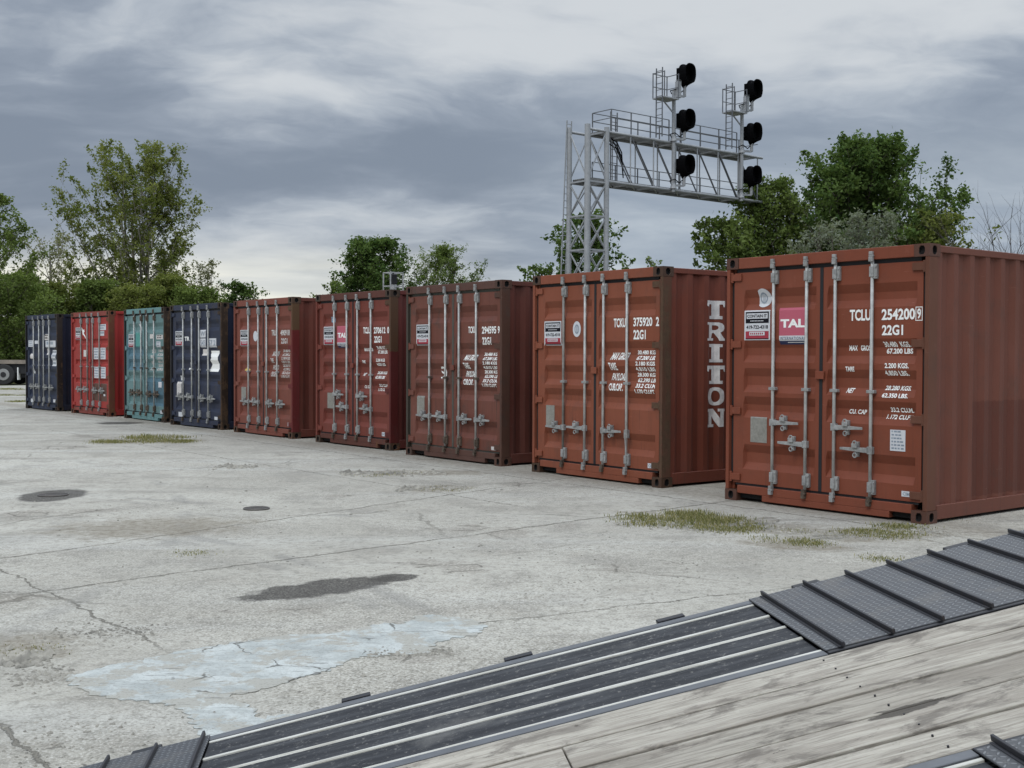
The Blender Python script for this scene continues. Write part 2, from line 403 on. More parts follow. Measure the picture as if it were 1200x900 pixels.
# gravel railway strip behind the row
def gravel():
    mt, nt, b, tc = new_mat('track_ballast')
    v = nt.vor(tc, 9); n = nt.noise(tc, 3, 5)
    c = nt.mix(nt.ss(v, .1, .6), (.26, .25, .235), (.08, .075, .07)); c = nt.mix(nt.mul(n, .4), c, (.14, .11, .08))
    nt.put(b.inputs['Base Color'], c); b.inputs['Roughness'].default_value = .95; nt.put(b.inputs['Normal'], nt.bump(v, .05, 1)); return mt
mb = MB(); A = Vector((14, 42, 0)); d = Vector((-.64, .77, 0)); n_ = Vector((.77, .64, 0))
c0, c1 = A - d * 70, A + d * 160
for o0, o1, z0, z1 in ((-7, -4.6, .004, .5), (-4.6, 4.6, .5, .5), (4.6, 7, .5, .004)):
    mb.poly([(c0 + n_ * o0) + Vector((0, 0, z0)), (c1 + n_ * o0) + Vector((0, 0, z0)), (c1 + n_ * o1) + Vector((0, 0, z1)), (c0 + n_ * o1) + Vector((0, 0, z1))])
tag(mb.build('railway_ballast', gravel()), kind='structure')

# pale blue-grey skim coat on the concrete
def skim():
    mt, nt, b, tc = new_mat('pale_blue_skim_coat')
    n = nt.noise(tc, 3.4, 7, .7, .5); f = nt.noise(tc, 30, 5, .7); st = nt.noise(nt.map(tc, rot=(0, 0, R(58)), sc=(1.6, 6, 1)), 2.6, 7, .68)
    c = nt.mix(nt.ss(n, .35, .62), (.325, .342, .325), (.455, .475, .452))
    c = nt.mix(nt.mul(nt.ss(st, .48, .62), .38), c, (.225, .235, .22))
    c = nt.mix(nt.mul(nt.ss(f, .52, .7), .35), c, (.27, .27, .25))
    worn = nt.ss(nt.noise(nt.map(tc, loc=(3, 1, 0)), 4.2, 8, .72), .495, .545)
    c = nt.mix(nt.mul(worn, .95), c, (.33, .32, .28))
    ce = nt.new('ShaderNodeTexVoronoi', feature='DISTANCE_TO_EDGE'); nt.put(ce.inputs['Vector'], nt.vm('ADD', tc, nt.vm('MULTIPLY', nt.noise(tc, 4, 4, color=True), (.25, .25, 0)))); ce.inputs['Scale'].default_value = 2.0
    crk = nt.mul(nt.ss(ce.outputs['Distance'], .004, .016, 1, 0), nt.ss(nt.noise(tc, 1.4, 3), .49, .55))
    c = nt.mix(nt.mul(crk, .8), c, (.07, .065, .055))
    g2 = nt.noise(tc, 75, 3, .7); c = nt.mix(nt.mul(nt.ss(g2, .52, .64), .35), c, (.15, .14, .12))
    gou = nt.noise(nt.map(tc, rot=(0, 0, R(-42)), sc=(2.0, 22, 1)), 2.0, 3, .5); c = nt.mix(nt.mul(nt.mul(nt.ss(gou, .64, .67), nt.ss(n, .45, .55)), .7), c, (.13, .13, .12))
    nt.put(b.inputs['Base Color'], c); b.inputs['Roughness'].default_value = .92; b.inputs['Specular IOR Level'].default_value = .2
    nt.put(b.inputs['Normal'], nt.bump(nt.add(f, nt.mul(st, 2)), .004, .7)); return mt
o3 = [(190, 270), (280, 245), (440, 213), (560, 190), (680, 170), (820, 152), (905, 150), (1000, 138), (1080, 120), (1140, 122)]
o2 = [(215, 99), (260, 97), (330, 105), (380, 113), (405, 130), (380, 155), (330, 160), (270, 172), (255, 200), (230, 207), (175, 208)]
o4 = [(1120, 200), (1060, 214), (1010, 215), (950, 240), (880, 265), (800, 285), (760, 300), (650, 325), (700, 360), (740, 385), (800, 375), (840, 378), (760, 420), (640, 445), (570, 452), (545, 420), (530, 375), (470, 345), (400, 338), (330, 332), (280, 325), (210, 300)]
outl = [(a / 2.4, 680 + b_ / 2.4) for a, b_ in o3] + [(400 + a / 2.4, 680 + b_ / 2.4) for a, b_ in o2] + [(a / 2.4, 680 + b_ / 2.4) for a, b_ in o4]
W3 = [gp(a, b_, .008) for a, b_ in outl]
rag = []
for i, p in enumerate(W3):
    q = W3[(i + 1) % len(W3)]; L_ = (q - p).length; k = max(1, int(L_ / .022))
    nrm = Vector((-(q - p).y, (q - p).x, 0)).normalized()
    for j in range(k): rag.append(p.lerp(q, j / k) + nrm * (random.gauss(0, .009) + .018 * math.sin(i * 5.1 + j * 1.3) * math.sin(j * .7 + i)))
mb = MB(); n0 = mb.addv(rag + [p - Vector((0, 0, .0036)) for p in rag]); N = len(rag)
from mathutils.geometry import tessellate_polygon
for t_ in tessellate_polygon([rag]): mb.face(t_)
for i in range(N): mb.face((i, (i + 1) % N, N + (i + 1) % N, N + i))
tag(mb.build('concrete_skim_patch', skim()), kind='structure')

# iron lids in the yard
def lid(cx, cy, r, label):
    mb = MB((0, 0, 0)); n = 28
    mb.tube((0, 0, .0), (0, 0, .008), r, n=n)
    for k in range(n): pass
    o = mb.build('manhole_cover', plain('cast_iron_lid', (.06, .052, .045), .7, .3, .4, 30, .002))
    mb = MB(); mb.ring((0, 0, .009), (0, 0, 1), r * .97, .006, 24); mb.ring((0, 0, .009), (0, 0, 1), r * .5, .004, 16)
    mb.build('cover_ring', plain('iron_ring', (.13, .12, .11), .6, .4, .3), o)
    o.location = (cx, cy, .004); tag(o, label, 'manhole cover')
lid(-5.0, 12.94, .16, 'small iron manhole cover in the middle of a round dark stain')
lid(-2.55, 11.86, .13, 'small round iron lid set flush in bare pale concrete')

# ------------------------------------------------------------------ containers
CW, CL, CH = 2.438, 6.058, 2.591
OFF = (-CW / 2, -CL / 2, 0)
DY = .035                                   # doors sit this far behind the post faces
REC_A = [(2.02, 2.25), (1.48, 1.72), (1.165, 1.42), (.895, 1.12), (.345, .61)]     # pressed recesses of a door (z range)
REC_B = [(1.76, 1.91), (1.25, 1.395), (.78, .925)]
REC = REC_A; SLO, SHI = .075, .085
def zprof(z):
    for lo, hi in REC:
        if lo < z < hi:
            s1, s2 = SLO, SHI               # lower and upper slopes
            return max(0, min(1, (z - lo) / s1, (hi - z) / s2)) * .041
    return 0.
ZBR = sorted([v for lo, hi in REC for v in (lo, lo + SLO, hi - SHI, hi)])
XM = ((.135, .060), (.060, .062)); XT = .020          # flat margins of the two doors, and the slope at a recess end
D0, D1, D2, D3 = .082, 1.212, 1.226, 2.356  # door edges across the width
def xfac(x):
    for (a, b_), (ml, mr) in zip(((D0, D1), (D2, D3)), XM):
        if a <= x <= b_: return max(0, min(1, (x - a - ml) / XT, (b_ - mr - x) / XT))
    return 0.
def door_y(x, z): return DY + zprof(z) * xfac(x)

def onto_door(bm, x0, z0, lift=.003, simple=False):
    """lay a flat bmesh (x, y) on the pressed door surface at x0, z0"""
    for v in bm.verts: v.co = Vector((v.co.x + x0, 0, v.co.y + z0))
    if not simple and bm.verts:
        for zb in ZBR:
            bmesh.ops.bisect_plane(bm, geom=bm.verts[:] + bm.edges[:] + bm.faces[:], plane_co=(0, 0, zb), plane_no=(0, 0, 1))
        for xb in [v for (a_, b_), (ml, mr) in zip(((D0, D1), (D2, D3)), XM) for v in (a_ + ml, a_ + ml + XT, b_ - mr - XT, b_ - mr)]:
            bmesh.ops.bisect_plane(bm, geom=bm.verts[:] + bm.edges[:] + bm.faces[:], plane_co=(xb, 0, 0), plane_no=(1, 0, 0))
    for v in bm.verts: v.co.y = door_y(v.co.x, v.co.z) - lift
    return bm

def rect_bm(w, h):
    bm = bmesh.new(); bm.faces.new([bm.verts.new(p) for p in ((0, 0, 0), (w, 0, 0), (w, h, 0), (0, h, 0))]); return bm
def oval_bm(w, h, n=24, inner=0, flatleft=False):
    bm = bmesh.new()
    def P(k, t):
        if flatleft:
            t = -R(128) + (t / (2 * math.pi)) * R(256) * n / (n - 1)
            return (w * .42 + math.cos(t) * w * .58 * k, h / 2 + math.sin(t) * h / 2 * k, 0)
        return (w / 2 + math.cos(t) * w / 2 * k, h / 2 + math.sin(t) * h / 2 * k, 0)
    if inner:
        a = [bm.verts.new(P(1, 2 * math.pi * i / n)) for i in range(n)]; b_ = [bm.verts.new(P(inner, 2 * math.pi * i / n)) for i in range(n)]
        for i in range(n): bm.faces.new((a[i], a[(i + 1) % n], b_[(i + 1) % n], b_[i]))
    else: bm.faces.new([bm.verts.new(P(1, 2 * math.pi * i / n)) for i in range(n)])
    return bm
def poly_bm(pts):
    bm = bmesh.new(); bm.faces.new([bm.verts.new((a, b_, 0)) for a, b_ in pts]); return bm
def merge_build(bms, name, mats, parent):
    """bms: list of (bmesh, material index)"""
    vs, fs, mi = [], [], []
    for bm, k in bms:
        bm.verts.ensure_lookup_table(); bm.normal_update(); b0 = len(vs)
        bm.verts.index_update()
        vs += [tuple(v.co + Vector(OFF)) for v in bm.verts]
        for f in bm.faces: fs.append([b0 + v.index for v in f.verts]); mi.append(k)
        bm.free()
    me = bpy.data.meshes.new(name); me.from_pydata(vs, [], fs)
    for m_ in mats: me.materials.append(m_)
    me.polygons.foreach_set('material_index', mi); me.update()
    o = bpy.data.objects.new(name, me); COL.objects.link(o); o.parent = parent
    return o

def casting_mb(cx, cy, cz, sx, sy):
    """corner casting: block with oval openings in its front and side face. sx, sy: outward signs"""
    wx, wy, wz = .162, .178, .118
    mb = MB(OFF)
    xo, xi = cx, cx - sx * wx; yo, yi = cy, cy - sy * wy; z0, z1 = cz, cz + wz
    def holed(corner, ux, uz, nin, hw, hh):
        c = Vector(corner); ux = Vector(ux); uz = Vector(uz); nin = Vector(nin)
        cen = c + ux / 2 + uz / 2; e1 = ux.normalized(); e2 = uz.normalized()
        k = .45
        octo = [(-hw * k, -hh), (hw * k, -hh), (hw, -hh * k), (hw, hh * k), (hw * k, hh), (-hw * k, hh), (-hw, hh * k), (-hw, -hh * k)]
        O = [cen + e1 * a + e2 * b_ for a, b_ in octo]; I = [p + nin * .035 for p in O]
        b0 = mb.addv([c, c + ux, c + ux + uz, c + uz] + O + I)
        o = lambda i: b0 + 4 + i % 8
        mb.cur = 0
        mb.face((b0, b0 + 1, o(1), o(0))); mb.face((b0 + 1, b0 + 2, o(3), o(2))); mb.face((b0 + 2, b0 + 3, o(5), o(4))); mb.face((b0 + 3, b0, o(7), o(6)))
        mb.face((b0 + 1, o(2), o(1))); mb.face((b0 + 2, o(4), o(3))); mb.face((b0 + 3, o(6), o(5))); mb.face((b0, o(0), o(7)))
        mb.cur = 1  # opening walls coloured near-black, the shade inside put into the colour
        for i in range(8): mb.face((o(i), o(i + 1), b0 + 12 + (i + 1) % 8, b0 + 12 + i))
        mb.face([b0 + 12 + i for i in range(8)]); mb.cur = 0
    holed((xi, yo, z0), (xo - xi, 0, 0), (0, 0, wz), (0, -sy, 0), .030, .040)
    holed((xo, yo, z0), (0, yi - yo, 0), (0, 0, wz), (-sx, 0, 0), .036, .040)
    mb.poly([(xi, yo, z0), (xo, yo, z0), (xo, yi, z0), (xi, yi, z0)]); mb.poly([(xi, yo, z1), (xo, yo, z1), (xo, yi, z1), (xi, yi, z1)])
    mb.poly([(xi, yi, z0), (xo, yi, z0), (xo, yi, z1), (xi, yi, z1)]); mb.poly([(xi, yo, z0), (xi, yi, z0), (xi, yi, z1), (xi, yo, z1)])
    return mb

SIDE_PITCH = .278
def side_off(y, y0):
    """how far the side sheet stands inward at position y"""
    t = ((y - y0) % SIDE_PITCH)
    for a, b_, fa, fb in ((0, .072, 0, 0), (.072, .140, 0, 1), (.140, .210, 1, 1), (.210, .278, 1, 0)):
        if t <= b_: return .036 * (fa + (fb - fa) * (t - a) / (b_ - a))
    return 0.

def slab_letter(ch):
    """slab-serif capitals in a 1 x 1 box, built as outlines (with an optional hole)"""
    if ch == 'T': return [[(0, 1), (0, .70), (.12, .66), (.15, .80), (.33, .80), (.33, .17), (.18, .17), (.18, 0), (.82, 0), (.82, .17), (.67, .17), (.67, .80), (.85, .80), (.88, .66), (1, .66), (1, 1)]]
    if ch == 'I': return [[(.17, 0), (.83, 0), (.83, .17), (.67, .17), (.67, .83), (.83, .83), (.83, 1), (.17, 1), (.17, .83), (.33, .83), (.33, .17), (.17, .17)]]
    if ch == 'N': return [[(0, 0), (.42, 0), (.42, .15), (.31, .15), (.31, .60), (.62, 0), (.91, 0), (.91, .85), (1, .85), (1, 1), (.58, 1), (.58, .85), (.69, .85), (.69, .44), (.40, 1), (0, 1), (0, .85), (.09, .85), (.09, .15), (0, .15)]]
    if ch == 'O':
        o = [(.5 + .48 * math.cos(t * math.pi / 12), .5 + .5 * math.sin(t * math.pi / 12)) for t in range(24)]
        i = [(.5 + .19 * math.cos(t * math.pi / 12), .5 + .32 * math.sin(t * math.pi / 12)) for t in range(24)]
        return [o, i]
    if ch == 'R':
        o = [(0, 0), (.42, 0), (.42, .13), (.31, .13), (.35, .42), (.46, .42), (.62, .13), (.66, 0), (1, 0), (1, .13), (.90, .13), (.70, .45), (.86, .54), (.92, .68), (.90, .84), (.80, .95), (.62, 1), (0, 1), (0, .87), (.12, .87), (.12, .13), (0, .13)]
        i = [(.35, .58), (.35, .84), (.53, .84), (.61, .79), (.63, .71), (.60, .63), (.52, .58)]
        return [o, i]
def outline_bm(loops):
    cu = bpy.data.curves.new('tmp', 'CURVE'); cu.dimensions = '2D'; cu.fill_mode = 'BOTH'
    for lp in loops:
        sp = cu.splines.new('POLY'); sp.points.add(len(lp) - 1); sp.use_cyclic_u = True
        for i, (a, b_) in enumerate(lp): sp.points[i].co = (a, b_, 0, 1)
    ob = bpy.data.objects.new('tmp', cu); COL.objects.link(ob)
    me = bpy.data.meshes.new_from_object(ob.evaluated_get(bpy.context.evaluated_depsgraph_get()))
    bm = bmesh.new(); bm.from_mesh(me); bpy.data.objects.remove(ob); bpy.data.curves.remove(cu); bpy.data.meshes.remove(me)
    return bm

def sticker(root, x, z, name='company_sticker', w=.345, h=.315):
    L = []
    def r(x0, z0, ww, hh, mi, lift): L.append((onto_door(rect_bm(ww, hh), x + x0 * w, z + z0 * h, lift), mi))
    o = merge_build([(onto_door(rect_bm(w, h), x, z, .003), 0)], name, [M_sticker], root)
    def R_(x0, z0, x1, z1, mi, lift): r(x0, z0, (x1 - x0) * w, (z1 - z0) * h, mi, lift)
    R_(.05, .57, .95, .95, 0, .0045); R_(.09, .72, .91, .90, 1, .006)
    R_(.05, .06, .95, .30, 2, .0045); R_(.05, .03, .95, .06, 0, .0045)
    R_(.20, .16, .80, .28, 1, .006)
    for body, x0, z0, x1, hh, mi, lift in (('CONTAIN IT', .12, .755, .88, .105, 0, .0075), ('419-722-4318', .08, .375, .92, .125, 0, .0045)):
        L.append((onto_door(text_bm(body, hh * h, (x1 - x0) * w, bold=.03), x + x0 * w, z + z0 * h, lift), mi))
    for k in range(9): R_(.24 + k * .058, .63, .24 + k * .058 + .04, .66, 1, .006)
    for k in range(7): R_(.24 + k * .075, .19, .24 + k * .075 + .045, .25, 2, .0075)
    merge_build(L, 'sticker_lettering', [M_black, M_sticker, M_red], o)
    return o

def lock_handle(mb, xr, z, sgn, y, hang=False):
    """handle from a rod: hub, tapered lever, catch with loop"""
    if hang:
        mb.box(xr - .03, y - .03, z - .05, xr + .03, y + .012, z + .05); mb.tube((xr, y - .035, z), (xr + .01, y - .02, z - .26), .013, .009, 7)
        return
    mb.box(xr - .028, y - .034, z - .036, xr + .028, y + .01, z + .036)
    x1 = xr + sgn * .34
    b0 = mb.addv([(xr + sgn * .02, y - .045, z - .026), (xr + sgn * .02, y - .028, z - .026), (xr + sgn * .02, y - .028, z + .026), (xr + sgn * .02, y - .045, z + .026),
                  (x1, y - .034, z - .010), (x1, y - .022, z - .010), (x1, y - .022, z + .014), (x1, y - .034, z + .014)])
    for q in ((3, 2, 1, 0), (4, 5, 6, 7), (0, 1, 5, 4), (1, 2, 6, 5), (2, 3, 7, 6), (3, 0, 4, 7)): mb.face([b0 + i for i in q])
    xc = xr + sgn * .155
    mb.box(xc - .02, y - .020, z - .07, xc + .02, y + .012, z + .075)
    mb.box(xc - .030, y - .062, z + .018, xc + .030, y - .046, z + .060)
    mb.ring((xc, y - .050, z + .062), (0, 1, 0), .022, .008, 10); mb.ring((xc, y - .045, z - .055), (0, 1, 0), .022, .007, 10)

def make_container(i, spec):
    global REC, ZBR, SLO, SHI
    REC = REC_B if i == 1 else REC_A; SLO, SHI = (.04, .05) if i == 1 else (.075, .085)
    ZBR = sorted([v for lo, hi in REC for v in (lo, lo + SLO, hi - SHI, hi)])
    rx, ry, a = spec['pos']
    a = R(a); dr = Vector((math.cos(a), math.sin(a), 0)); bk = Vector((-math.sin(a), math.cos(a), 0))
    cen = Vector((rx, ry, .0045)) - dr * CW / 2 + bk * CL / 2
    root = empty('shipping_container', cen, a); tag(root, spec['label'], 'container', 'shipping containers standing in a row')
    P = spec['paint']; S = spec.get('side', P); PO = spec.get('post', P); PL = spec.get('postl', P)
    CA = spec.get('cast', PO); FR = spec.get('frame', P); G = spec.get('fit', M_cam); RD = spec.get('rodm', M_rod); GK = spec.get('gasket', M_rubber)
    # corner castings
    for sx, cx in ((1, CW), (-1, 0)):
        for sy, cy in ((-1, 0), (1, CL)):
            for cz in (0, CH - .118):
                casting_mb(cx, cy, cz, sx, sy).build('corner_casting', [CA if sx > 0 else spec.get('castl', CA), M_dark], root, .004)
    # posts (rear posts carry a recessed hinge channel)
    for sx, mt_ in ((1, PO), (-1, PL)):
        mb = MB(OFF); X = lambda v: CW - v if sx > 0 else v
        def bx(x0, y0, x1, y1):
            xa, xb = sorted((X(x0), X(x1))); mb.box(xa, y0, .118, xb, y1, CH - .118)
        bx(.002, .002, .046, .150); bx(.046, .062, .080, .150)
        mb.build('corner_post', mt_, root, .004)
        mb = MB(OFF); xa, xb = sorted((X(.0), X(.12))); mb.box(xa + .002, CL - .15, .118, xb - .002, CL - .002, CH - .118); mb.build('corner_post', S, root, .004)
    # header, sill with fork notches, rails
    mb = MB(OFF); mb.box(.163, .004, 2.475, CW - .163, .10, CH - .003); mb.box(.111, .02, 2.474, .1625, .0999, 2.5); mb.build('door_header', FR, root, .004)
    mb = MB(OFF); mb.box(.163, .006, .085, CW - .163, .12, .168); mb.box(.50, .0062, .022, CW - .40, .1198, .0848)
    mb.cur = 1; mb.box(.163, .06, .03, .4995, .118, .0845); mb.box(CW - .3995, .06, .03, CW - .163, .118, .0845); mb.cur = 0  # near-black filler boxes added so the notches look shaded
    mb.build('door_sill', [FR, M_dark], root, .004)
    mb = MB(OFF)
    for sx in (1, -1):
        X = lambda v: CW - v if sx > 0 else v
        xa, xb = sorted((X(.006), X(.055))); mb2 = MB(OFF); mb2.box(xa, .179, .03, xb, CL - .179, .165); mb2.build('bottom_rail', S, root, .005)
        mb2 = MB(OFF); xa, xb = sorted((X(.004), X(.066))); mb2.box(xa, .179, 2.515, xb, CL - .179, CH - .012); mb2.build('top_rail', S, root, .005)
    # corrugated side sheets
    y0, y1 = .1505, CL - .1505
    for sx in (1, -1):
        X = lambda v: CW - v if sx > 0 else v
        ys = [y0]; k = 0
        while True:
            nxt = [y0 + k * SIDE_PITCH + t for t in (.072, .140, .210, .278)]
            ys += [t for t in nxt if t < y1 - .01]; k += 1
            if nxt[-1] > y1: break
        ys.append(y1); mb = MB(OFF)
        pts = [X(.012 + side_off(t, y0)) for t in ys]
        b0 = mb.addv([(px_, t, z) for z in (.12, 2.5145) for px_, t in zip(pts, ys)]); n = len(ys)
        for j in range(n - 1): mb.face((b0 + j, b0 + j + 1, b0 + n + j + 1, b0 + n + j))
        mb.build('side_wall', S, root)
    # front end wall and roof
    mb = MB(OFF); xs = [.12]; k = 0
    while xs[-1] < CW - .13:
        for t in (.11, .04, .09, .04):
            xs.append(min(xs[-1] + t, CW - .12))
    yy = [CL - .012 - (.04 if (j % 4) in (2, 3) else 0) for j in range(len(xs))]
    n = len(xs); b0 = mb.addv([(x_, y_, z) for z in (.12, 2.47) for x_, y_ in zip(xs, yy)])
    for j in range(n - 1): mb.face((b0 + j, b0 + j + 1, b0 + n + j + 1, b0 + n + j))
    mb.box(.163, CL - .09, .03, CW - .163, CL - .003, .165); mb.box(.163, CL - .08, 2.4705, CW - .163, CL - .003, CH - .004)
    mb.build('end_wall', S, root)
    mb = MB(OFF); ys = [.10]
    while ys[-1] < CL - .11: ys += [min(ys[-1] + t, CL - .081) for t in (.09, .05)]
    zz = [CH - .006 - (.018 if (j // 2) % 2 else 0) for j in range(len(ys))]
    n = len(ys); b0 = mb.addv([(x_, y_, z) for x_ in (.067, CW - .067) for y_, z in zip(ys, zz)])
    for j in range(n - 1): mb.face((b0 + j, b0 + j + 1, b0 + n + j + 1, b0 + n + j))
    mb.build('roof', S, root)
    # door gaskets
    mb = MB(OFF); mb.box(.1105, DY + .012, 2.435, CW - .1105, .09, 2.4735); mb.box(.1105, DY + .010, .1685, CW - .1105, .09, .192)
    mb.box(.0465, DY + .012, .1925, .0815, .0615, 2.4345); mb.box(CW - .0815, DY + .012, .1925, CW - .0465, .0615, 2.4345); mb.box(D1 - .012, DY - .004, .1925, D2 + .012, .09, 2.4345)
    mb.build('door_gasket', GK, root)
    # doors
    for side, (xa, xb) in enumerate(((D0, D1 - .0125), (D2 + .0125, D3))):
        e0, e1 = (D0, D1) if side == 0 else (D2, D3)
        ml, mr = XM[side]; xs = [xa, e0 + ml, e0 + ml + XT, e1 - mr - XT, e1 - mr, xb]; zs = [.1925] + ZBR + [2.4345]
        mb = MB(OFF); b0 = mb.addv([(x_, door_y(x_, z), z) for z in zs for x_ in xs]); n = len(xs)
        for r_ in range(len(zs) - 1):
            for c in range(n - 1): q = b0 + r_ * n + c; mb.face((q, q + 1, q + n + 1, q + n))
        # rim
        mb.poly([(xa, DY, .1925), (xa, DY, 2.4345), (xa, .1, 2.4345), (xa, .1, .1925)]); mb.poly([(xb, DY, .1925), (xb, DY, 2.4345), (xb, .1, 2.4345), (xb, .1, .1925)])
        mb.poly([(xa, DY, .1925), (xb, DY, .1925), (xb, .1, .1925), (xa, .1, .1925)]); mb.poly([(xa, DY, 2.4345), (xb, DY, 2.4345), (xb, .1, 2.4345), (xa, .1, 2.4345)])
        door = mb.build('door', P, root)
        rods = (.632, 1.052) if side == 0 else (1.398, 1.822)
        hs = spec['handles']
        for j, xr in enumerate(rods):
            yr = DY - .026
            mb = MB(OFF); mb.tube((xr, yr, .13), (xr, yr, 2.535), .0165, n=10); mb.build('lock_rod', RD if not (i == 7 and side == 0 and j == 0) else M_rod2, door, smooth=True)
            for zc in (2.36, .29):
                mb = MB(OFF)
                mb.box(xr - .010, yr - .010, zc - .068, xr + .054, DY - .001, zc + .072)
                mb.box(xr - .022, yr - .024, zc - .05, xr + .024, yr + .020, zc + .05)
                for dz in (-.045, .045): mb.tube((xr + .046, yr - .022, zc + dz), (xr + .046, DY, zc + dz), .009, n=6)
                mb.build('rod_bracket', spec.get('camb', G) if zc < 1 else G, door, .003)
            mb = MB(OFF); mb.box(xr - .042, yr - .022, 1.195, xr + .046, DY - .001, 1.226); mb.build('rod_guide', spec.get('camb', G), door, .003)
            mb = MB(OFF); mb.box(xr - .024, -.024, 2.502, xr + .026, .003, 2.520); mb.box(xr - .020, -.028, 2.5205, xr + .018, .003, 2.552); mb.box(xr - .024, -.026, 2.455, xr + .022, .003, 2.501)
            mb.build('cam_keeper', G, door, .003)
            mb = MB(OFF); mb.box(xr - .026, -.030, .150, xr + .028, .005, .166); mb.box(xr - .022, -.034, .108, xr + .020, .004, .1495); mb.box(xr - .022, -.028, .1665, xr + .022, .01, .20)
            mb.build('cam_keeper', M_camr if (i + j) % 2 else spec.get('camb', G), door, .003)
            h = hs[side * 2 + j]
            if h:
                mb = MB(OFF); lock_handle(mb, xr, h[0], h[1], DY - .012, h[1] == 0); mb.build('handle', G, door, .002)
        for zc in (.254, .962, 1.672, 2.384):
            mb = MB(OFF)
            if side == 0: mb.box(.048, DY - .022, zc - .036, .190, DY - .001, zc + .036); mb.tube((.062, DY - .012, zc - .055), (.062, DY - .012, zc + .055), .016, n=8)
            else: mb.box(CW - .190, DY - .022, zc - .036, CW - .048, DY - .001, zc + .036); mb.tube((CW - .062, DY - .012, zc - .055), (CW - .062, DY - .012, zc + .055), .016, n=8)
            mb.build('hinge', PO if side else P, door, .003)
    # middle latch tab over the gap
    mb = MB(OFF); mb.box(D1 - .045, DY - .030, 1.32, D2 + .045, DY - .006, 1.40); mb.build('door_latch', P, root, .003)
    # lettering and plates
    L = []
    LM = spec.get('letter', M_white)
    for t in spec.get('text', []):
        body, x0, z0, x1, z1 = t[:5]; sh = t[5] if len(t) > 5 else 0.; mi = t[6] if len(t) > 6 else 0
        merge_build([(onto_door(text_bm(body, z1 - z0, x1 - x0, shear=sh, bold=.03), x0, z0, .0035), mi)], 'painted_lettering', [LM, M_whited], root)
    for (x0, z0, x1, z1) in spec.get('frames', []):
        w = .007
        for (xa, za, xb, zb) in ((x0, z0, x1, z0 + w), (x0, z1 - w, x1, z1), (x0, z0 + w, x0 + w, z1 - w), (x1 - w, z0 + w, x1, z1 - w)):
            L.append((onto_door(rect_bm(xb - xa, zb - za), xa, za, .0035), 0))
    if L: merge_build(L, 'number_frame', [LM, M_whited], root)
    if 'sticker' in spec: sticker(root, *spec['sticker'])
    for (x0, z0, x1, z1, mt_, nm, prints) in spec.get('panels', []):
        o = merge_build([(onto_door(rect_bm(x1 - x0, z1 - z0), x0, z0, .003), 0)], nm, [mt_], root)
        if prints:
            q = []
            if isinstance(prints, str):
                q.append((onto_door(text_bm(prints, (z1 - z0) * .6, (x1 - x0) * .8, bold=.02), x0 + (x1 - x0) * .1, z0 + (z1 - z0) * .2, .0045), 0))
            else:
                rr = random.Random(i * 31 + int(x0 * 100)); n = prints
                for k in range(n):
                    zz_ = z1 - (z1 - z0) * (k + .75) / (n + .3); hh = (z1 - z0) / n * .45; xx_ = x0 + (x1 - x0) * .1
                    while xx_ < x1 - (x1 - x0) * .25:
                        w = rr.uniform(.06, .22) * (x1 - x0); w = min(w, x1 - (x1 - x0) * .08 - xx_)
                        q.append((onto_door(rect_bm(w, hh), xx_, zz_, .0045), 0)); xx_ += w + rr.uniform(.03, .08) * (x1 - x0)
            merge_build(q, 'print', [M_ink if mt_ != M_whited else M_black], o)
    for (x0, z0, x1, z1, kind_) in spec.get('ovals', []):
        o = merge_build([(onto_door(oval_bm(x1 - x0, z1 - z0, flatleft=(kind_ == 'D')), x0, z0, .003), 0)], 'oval_sticker', [M_sticker], root)
        if kind_ != 'plain':
            w, h = x1 - x0, z1 - z0
            q = [(onto_door(oval_bm(w * .56, h * .6, inner=.72), x0 + w * (.22 if kind_ != 'D' else .14), z0 + h * .2, .0045), 0)]
            for t in (-.09, 0, .09): q.append((onto_door(rect_bm(w * .035, h * .42), x0 + w * ((.5 if kind_ != 'D' else .42) + t), z0 + h * .29, .0045), 0))
            merge_build(q, 'print', [M_ink], o)
    if 'tal' in spec:
        x0, z0, x1, z1 = spec['tal']; w, h = x1 - x0, z1 - z0
        o = merge_build([(onto_door(rect_bm(w, h * .76), x0, z0 + h * .24, .003), 0), (onto_door(rect_bm(w, h * .14), x0, z0 + h * .10, .003), 1), (onto_door(rect_bm(w, h * .10), x0, z0, .003), 2)], 'leasing_panel', [M_pink, M_sticker, M_navy], root)
        merge_build([(onto_door(text_bm('TAL', h * .23, w * .9, bold=.045), x0 + w * .05, z0 + h * .46, .0045), 0),
                     (onto_door(text_bm('INTERNATIONAL', h * .08, w * .92, bold=.01, spacing=1.25), x0 + w * .04, z0 + h * .13, .0045), 1),
                     (onto_door(rect_bm(w * .6, h * .014), x0 + w * .3, z0 + h * .05, .0045), 0)], 'panel_lettering', [M_white, M_navy], o)
    for pts, mi in spec.get('shapes', []):
        merge_build([(onto_door(poly_bm(pts), 0, 0, .0035), 0)], 'torn_decal', [[M_white, M_yellow][mi]], root)
    if spec.get('triton'):
        q = []; z = 2.215
        for ch, wd, x0 in (('T', .32, .76), ('R', .32, .765), ('I', .32, .765), ('T', .33, .765), ('O', .31, .775), ('N', .31, .785)):
            bm = outline_bm(slab_letter(ch)); hh = .222
            for v in bm.verts: v.co = Vector((CW, x0 + v.co.x * wd, z - hh + v.co.y * hh))
            k = 0
            while k < 8:
                for t in (0, .072, .140, .210):
                    yb = .1505 + k * SIDE_PITCH + t
                    bmesh.ops.bisect_plane(bm, geom=bm.verts[:] + bm.edges[:] + bm.faces[:], plane_co=(0, yb, 0), plane_no=(0, 1, 0))
                k += 1
            for v in bm.verts: v.co.x = CW - .012 - side_off(v.co.y, .1505) + .003
            q.append((bm, 0)); z -= .262
